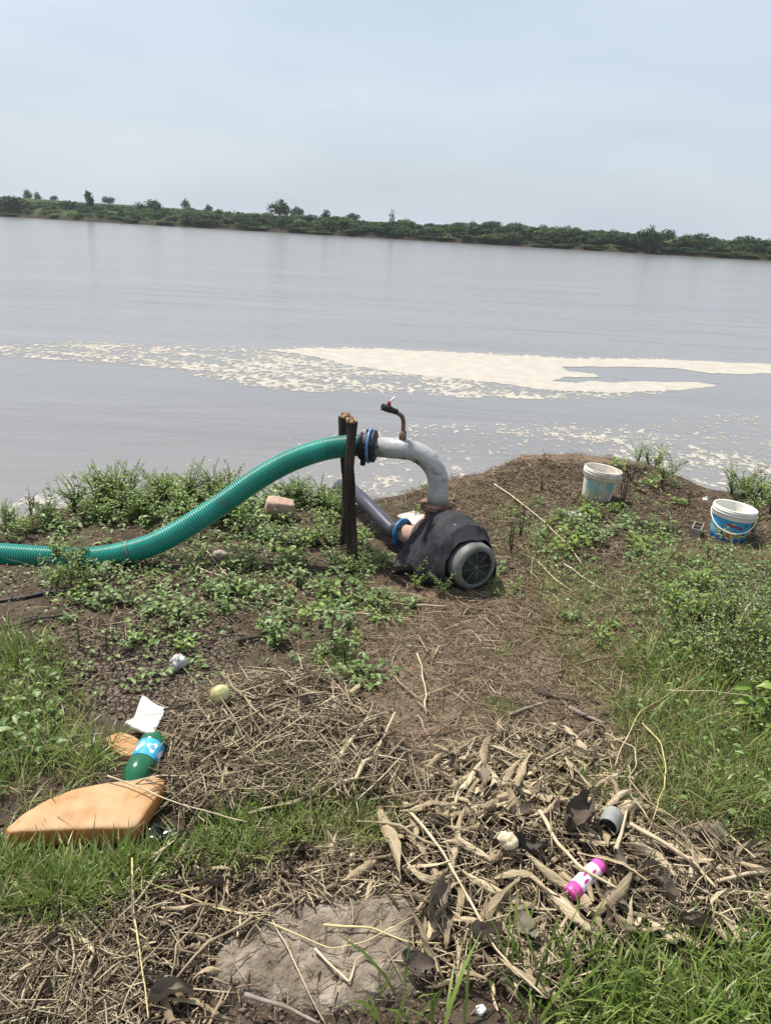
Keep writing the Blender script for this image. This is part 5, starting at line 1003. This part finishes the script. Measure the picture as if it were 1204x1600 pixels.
def field(kind, poly, n, s0, s1, label, cat, group, lean=0.08):
    for p in scatter(poly, n, 40): kind.put(p, s0+(s1-s0)*rng.random(), label, cat, group, lean)
LB = 'low round-leaved green weed in the patch between the hose and the path'
field(low, [(40, 895), (200, 880), (330, 870), (520, 830), (600, 850), (600, 900), (540, 950), (350, 965), (120, 975)], 100, 0.6, 1.3, LB, 'weed', 'low weeds below the green hose')
field(low, [(380, 800), (530, 760), (535, 860), (420, 860)], 30, 0.8, 1.5, 'low round-leaved weed beside the brick between hose and stakes', 'weed', 'low weeds around the brick')
field(low, [(850, 805), (900, 795), (990, 810), (1080, 850), (1075, 890), (980, 890), (880, 860)], 44, 0.9, 1.6, 'low leafy weed in the dense patch in front of the grimy bucket', 'weed', 'low weeds before the grimy bucket')
field(low, [(430, 960), (600, 950), (610, 1030), (560, 1060), (450, 1060)], 22, 0.5, 1.1, 'small round-leaved weed on the straw left of the path', 'weed', 'small weeds left of the path')
field(low, [(80, 990), (200, 985), (330, 990), (350, 1030), (250, 1035), (120, 1060)], 9, 0.6, 1.0, 'small weed growing out of the cracked bare mud', 'weed', 'weeds on the cracked mud')
field(low, [(640, 900), (800, 905), (830, 950), (680, 960)], 9, 0.5, 0.95, 'little weed in front of the motor fan', 'weed', 'weeds before the motor')
field(low, [(780, 790), (860, 800), (860, 870), (800, 870)], 12, 0.5, 1.0, 'small weed in dry grass between pump and grimy bucket', 'weed', 'weeds between pump and bucket')
field(low, [(940, 740), (1040, 745), (1050, 790), (960, 795)], 12, 0.7, 1.2, 'dark weed behind and beside the grimy bucket', 'weed', 'weeds beside the grimy bucket')
field(low, [(860, 930), (1000, 930), (1000, 1040), (880, 1020)], 14, 0.5, 0.95, 'pale low weed in the dry grass right of the path', 'weed', 'weeds in the dry grass')
field(low, [(610, 770), (700, 760), (690, 800), (630, 830)], 6, 0.5, 0.9, 'small weed behind the pump pipe', 'weed', 'weeds behind the pump')
field(bushy, [(50, 830), (150, 770), (300, 762), (440, 772), (440, 790), (330, 822), (200, 832)], 84, 0.6, 1.2, 'bushy light green weed in the thicket on the bank edge above the hose', 'weed', 'bushy weeds on the bank edge')
field(bushy, [(-60, 860), (60, 810), (120, 830), (60, 865)], 14, 0.5, 0.9, 'bushy weed near the dead black stems at the bank edge', 'weed', 'bushy weeds by the dead stems')
field(bushy, [(1100, 765), (1204, 775), (1280, 800), (1260, 840), (1180, 815)], 20, 0.7, 1.2, 'bushy green weed on the bank edge behind the blue bucket', 'weed', 'bushy weeds behind the blue bucket')
field(bushy, [(1000, 722), (1090, 748), (1080, 760), (1000, 740)], 6, 0.6, 1.0, 'spindly green weed on the top of the bank edge', 'weed', 'weeds on the bank top')
field(bushy, [(440, 772), (530, 772), (530, 800), (450, 800)], 12, 0.6, 1.0, 'bushy weed right behind the wooden stakes', 'weed', 'bushy weeds behind the stakes')
for px, py, s in [(548, 896, 0.8), (575, 888, 0.65), (524, 892, 0.6), (560, 905, 0.6), (664, 912, 0.8), (690, 930, 0.62), (648, 920, 0.5), (770, 930, 0.4)]: bushy.put(gnd(px, py), s, 'bright bushy weed growing at the foot of stakes and pump', 'weed', 'bushy weeds at the pump foot')
field(bushy, [(70, 880), (150, 870), (170, 900), (90, 920)], 8, 0.6, 0.9, 'bushy weed growing up in front of the lying green hose', 'weed', 'weeds before the green hose')
field(sprig, [(300, 900), (600, 900), (600, 1060), (300, 1000)], 20, 0.7, 1.2, 'upright weed sprig with a few leaves on bare ground', 'weed', 'weed sprigs')
field(flow, [(1020, 970), (1120, 950), (1260, 960), (1280, 1110), (1120, 1090), (1040, 1040)], 28, 0.6, 1.0, 'tall feathery weed dotted with tiny white flowers', 'flowering weed', 'white flowered weeds', 0.12)
field(lime, [(1000, 945), (1090, 935), (1120, 960), (1040, 970)], 7, 0.7, 1.0, 'lime green leafy weed below the blue bucket', 'weed', 'lime green weeds')
field(broad, [(1150, 1090), (1260, 1060), (1300, 1200), (1180, 1200)], 9, 0.6, 1.0, 'broad-leaved green weed at the edge of the tall grass', 'weed', 'broad leaved weeds')
for px, py, s in [(-30, 1150, 0.6), (12, 1120, 0.45)]: broad.put(gnd(px, py), s, 'broad-leaved weed in the grass beside the cracked mud', 'weed', 'broad leaved weeds by the mud')
for k in (low, bushy, sprig, flow, lime, broad): k.clean()
def carpet(poly, n, size, clump, hmax):
    p = scatter(poly, n, 50, clump, 2.6); a = rng.random(n)*6.283; el = rng.random(n)*0.7; L = size*(0.5+0.9*rng.random(n)); p[:, 2] += rng.random(n)**2*hmax+0.004
    return leaf_quads(p, np.column_stack([np.cos(a)*np.cos(el), np.sin(a)*np.cos(el), np.sin(el)]), L, L*(0.4+0.3*rng.random(n)), droop=0.35)
GC1 = [(-40, 900), (150, 860), (330, 850), (420, 790), (540, 760), (600, 880), (600, 960), (540, 980), (330, 960), (60, 985), (-40, 980)]
GC2 = [(790, 800), (900, 780), (1000, 800), (1090, 860), (1204, 880), (1204, 1000), (1000, 1060), (900, 1000), (840, 920)]
stuff('ground_cover', [carpet(GC1, 3000, 0.026, 0.36, 0.06), carpet(GC2, 2200, 0.026, 0.30, 0.06), carpet([(430, 950), (620, 940), (640, 1060), (440, 1080)], 500, 0.03, 0.3, 0.04), carpet([(0, 1000), (330, 985), (360, 1050), (120, 1100)], 200, 0.03, 0.35, 0.03),
                       carpet([(960, 900), (1260, 880), (1300, 1320), (1040, 1300), (980, 1120)], 2200, 0.024, 0.25, 0.22), carpet([(40, 850), (160, 772), (440, 770), (530, 770), (530, 800), (330, 830)], 2600, 0.036, 0.1, 0.12), carpet([(-60, 1040), (60, 1030), (120, 1180), (0, 1200)], 160, 0.04, 0.1, 0.12)], LEAF)
# dead bare stems standing in the weeds
def dead_plant(seed, h, n, spread, m=DEAD, r0=0.0042):
    r = np.random.default_rng(seed); mb = MB()
    for i in range(n):
        a = r.random()*6.283; e = np.array([math.cos(a)*spread*r.random(), math.sin(a)*spread*r.random(), h*(0.6+0.4*r.random())]); c = smooth_path([(0, 0, -0.02), e*np.array([0.3, 0.3, 0.55])+r.normal(size=3)*0.01, e], 8); tube(mb, c, np.linspace(r0, r0*0.35, 8), 5)
        for k in range(5):
            q = c[2+k]; d = r.normal(size=3)*0.6+np.array([0, 0, 0.7]); tube(mb, [q, q+d*h*0.09, q+d*h*0.15+r.normal(size=3)*0.01], [r0*0.45, r0*0.35, r0*0.2], 4)
    return mb
for i, (px, py, h, n, sp, lb) in enumerate([
 (52, 822, 0.20, 5, 0.06, 'black withered stems standing at the bank edge by the water'), (15, 832, 0.16, 3, 0.06, 'lone thin dark stem at the edge of the water'),
 (312, 850, 0.24, 1, 0.02, 'tall thin dead stem standing in front of the bushy weeds'), (798, 866, 0.26, 3, 0.04, 'dark dead stems standing in dry grass right of the pump'),
 (812, 842, 0.24, 2, 0.03, 'slim dead stem behind the dead stems right of the pump'), (972, 800, 0.30, 4, 0.06, 'dark leafless stems right beside the grimy bucket'),
 (984, 752, 0.18, 5, 0.09, 'leafless twiggy plant on the bank top behind the bucket'), (1075, 790, 0.15, 2, 0.04, 'thin dead stalk near the tiny white pebble'),
 (168, 1018, 0.16, 1, 0.02, 'single dark stem sticking out of the cracked mud'), (258, 990, 0.14, 1, 0.02, 'short dark stem at the top of the cracked mud'),
 (592, 968, 0.15, 2, 0.03, 'reddish dead stems standing where the path begins'), (125, 1015, 0.12, 1, 0.02, 'dark stem beside the cracked mud and the grass'),
 (845, 770, 0.15, 2, 0.03, 'thin dead stem on the mound left of the grimy bucket'), (1100, 900, 0.2, 2, 0.04, 'dark thin stem in the lime green weeds')]):
    o = part('dead_stem', dead_plant(i+3, h, n, sp), DEAD, None); o.location = gnd(px, py); tag(o, lb, 'dead plant')
p = gnd(452, 760); o = part('dry_bush', dead_plant(77, 0.26, 16, 0.16, mat('dry_bush_twig', [(0.16, 0.10, 0.07), (0.26, 0.18, 0.13)], scale=20), 0.003), mat('dry_bush_stem', [(0.14, 0.09, 0.065), (0.27, 0.19, 0.14)], scale=20, rough=0.9), None); o.location = p; tag(o, 'brown leafless bush on the bank edge behind the hose', 'dry bush')

# grass
def blades(P, length, width, lean=0.55, tuft=None):
    n = len(P); a = rng.random(n)*6.283 if tuft is None else np.arctan2(tuft[:, 1], tuft[:, 0])+rng.normal(size=n)*0.7
    L = length*(0.45+0.85*rng.random(n)); W_ = width*(0.6+0.7*rng.random(n)); l0 = np.abs(rng.normal(size=n))*lean*0.5+0.05; cv = np.abs(rng.normal(size=n))*lean*1.3+0.15
    h = np.column_stack([np.cos(a), np.sin(a), 0*a]); tw = a+1.571+rng.normal(size=n)*0.6; s = np.column_stack([np.cos(tw), np.sin(tw), 0*a]); st = []; p = P-np.array([0, 0, 0.006]); prev = 0
    for k, (t, w) in enumerate(((0, 0.7), (0.3, 1.0), (0.65, 0.75), (1.0, 0.06))):
        if k:
            th = l0+cv*(t+prev)/2; p = p+(h*np.sin(th)[:, None]+np.array([0, 0, 1])*np.cos(th)[:, None])*((t-prev)*L)[:, None]; prev = t
        st += [p-s*(W_*w*0.5)[:, None], p+s*(W_*w*0.5)[:, None]]
    V = np.stack(st, 1).reshape(-1, 3); f = [(0, 1, 3, 2), (2, 3, 5, 4), (4, 5, 7, 6)]
    return V, (np.arange(n)[:, None, None]*8+np.array(f)[None]).reshape(-1, 4)
def tufts(poly, n, per, rad, length, width, lean=0.55, warp=14):
    c = scatter(poly, n, warp); k = len(c); P = np.repeat(c, per, 0); off = rng.normal(size=(k*per, 2))*rad; P[:, :2] += off; P[:, 2] = height(P[:, 0], P[:, 1]); return blades(P, length, width, lean, off)
GL = [(-80, 1010), (60, 1010), (110, 1080), (170, 1170), (150, 1215), (0, 1290), (-80, 1300)]
GB = [(-20, 1355), (100, 1352), (180, 1352), (215, 1380), (190, 1440), (60, 1480), (-40, 1480), (-60, 1330)]
GC = [(290, 1320), (380, 1290), (420, 1240), (500, 1225), (590, 1250), (600, 1300), (560, 1330), (440, 1350), (330, 1370)]
GR = [(985, 1040), (1060, 1010), (1204, 1010), (1280, 1100), (1280, 1310), (1120, 1290), (1030, 1240), (990, 1120)]
GBR = [(860, 1560), (960, 1480), (1060, 1450), (1204, 1430), (1290, 1440), (1290, 1640), (820, 1640)]
stuff('grass', [tufts([(830, 890), (1010, 880), (1040, 1120), (930, 1120), (850, 1000)], 150, 14, 0.035, 0.06, 0.0026, 1.2, 60), tufts([(380, 960), (600, 940), (620, 1050), (420, 1060)], 40, 12, 0.03, 0.05, 0.0026, 1.2, 60), tufts(GL, 95, 20, 0.022, 0.14, 0.0042, 0.9, 40), tufts(GB, 85, 24, 0.02, 0.11, 0.0045, 0.7, 40), tufts(GC, 70, 22, 0.02, 0.10, 0.0036, 1.0, 50), tufts(GR, 150, 18, 0.035, 0.19, 0.0046, 0.9, 60), tufts(GBR, 110, 18, 0.025, 0.10, 0.0055, 0.9, 50),
                tufts([(830, 1190), (1000, 1190), (1060, 1290), (960, 1290), (860, 1280)], 40, 16, 0.02, 0.08, 0.0036, 0.8), tufts([(200, 1335), (300, 1330), (280, 1360), (200, 1360)], 14, 14, 0.02, 0.08, 0.0036),
                tufts([(745, 1000), (805, 1005), (800, 1035), (745, 1030)], 6, 14, 0.015, 0.05, 0.003), tufts([(770, 1095), (810, 1095), (810, 1115), (775, 1115)], 6, 24, 0.016, 0.055, 0.003), tufts([(520, 1010), (560, 1010), (570, 1060), (525, 1060)], 8, 16, 0.015, 0.08, 0.003),
                tufts([(590, 1590), (720, 1540), (720, 1640), (590, 1640)], 4, 5, 0.03, 0.20, 0.010), tufts([(780, 1520), (930, 1460), (940, 1560), (800, 1640)], 14, 6, 0.03, 0.16, 0.008)], GRASS)
stuff('dry_grass', [tufts([(700, 760), (790, 760), (860, 860), (800, 900), (720, 830)], 150, 14, 0.03, 0.06, 0.0024, 1.2, 40), tufts([(600, 930), (850, 940), (980, 1100), (760, 1160), (600, 1080)], 110, 12, 0.03, 0.05, 0.0022, 1.3, 60), tufts([(840, 900), (1010, 900), (1060, 1000), (1010, 1120), (900, 1080), (830, 980)], 430, 20, 0.03, 0.06, 0.0026, 1.2), tufts(GR, 150, 18, 0.04, 0.16, 0.0032, 1.1, 60), tufts([(770, 770), (870, 790), (900, 870), (800, 880)], 90, 16, 0.03, 0.08, 0.0026, 1.2), tufts([(980, 1080), (1100, 1180), (1160, 1320), (1040, 1320), (960, 1240)], 70, 18, 0.03, 0.12, 0.003, 1.0),
                    tufts(GL, 40, 14, 0.02, 0.14, 0.003, 0.8), tufts([(440, 1290), (600, 1270), (610, 1340), (480, 1350)], 40, 18, 0.02, 0.08, 0.003, 1.0), tufts([(1000, 870), (1204, 860), (1260, 920), (1030, 960)], 60, 18, 0.03, 0.12, 0.003, 0.8)], GRASSD)

# ------------------------------------------------------------------ thin humid air over the river
HZM = bpy.data.materials.new('humid_air'); HZM.use_nodes = True; n_ = HZM.node_tree.nodes; n_.clear()
ho = n_.new('ShaderNodeOutputMaterial'); hv = n_.new('ShaderNodeVolumePrincipled'); hv.inputs['Color'].default_value = (0.86, 0.92, 1.0, 1); hv.inputs['Density'].default_value = 0.00020; hv.inputs['Anisotropy'].default_value = 0.2
HZM.node_tree.links.new(hv.outputs[0], ho.inputs['Volume']); HZM.cycles.homogeneous_volume = True
mb = MB(); box(mb, (0, 1980, 6.0), 8300, 4100, 26); tag(part('haze', mb, HZM, None, False), kind='stuff')
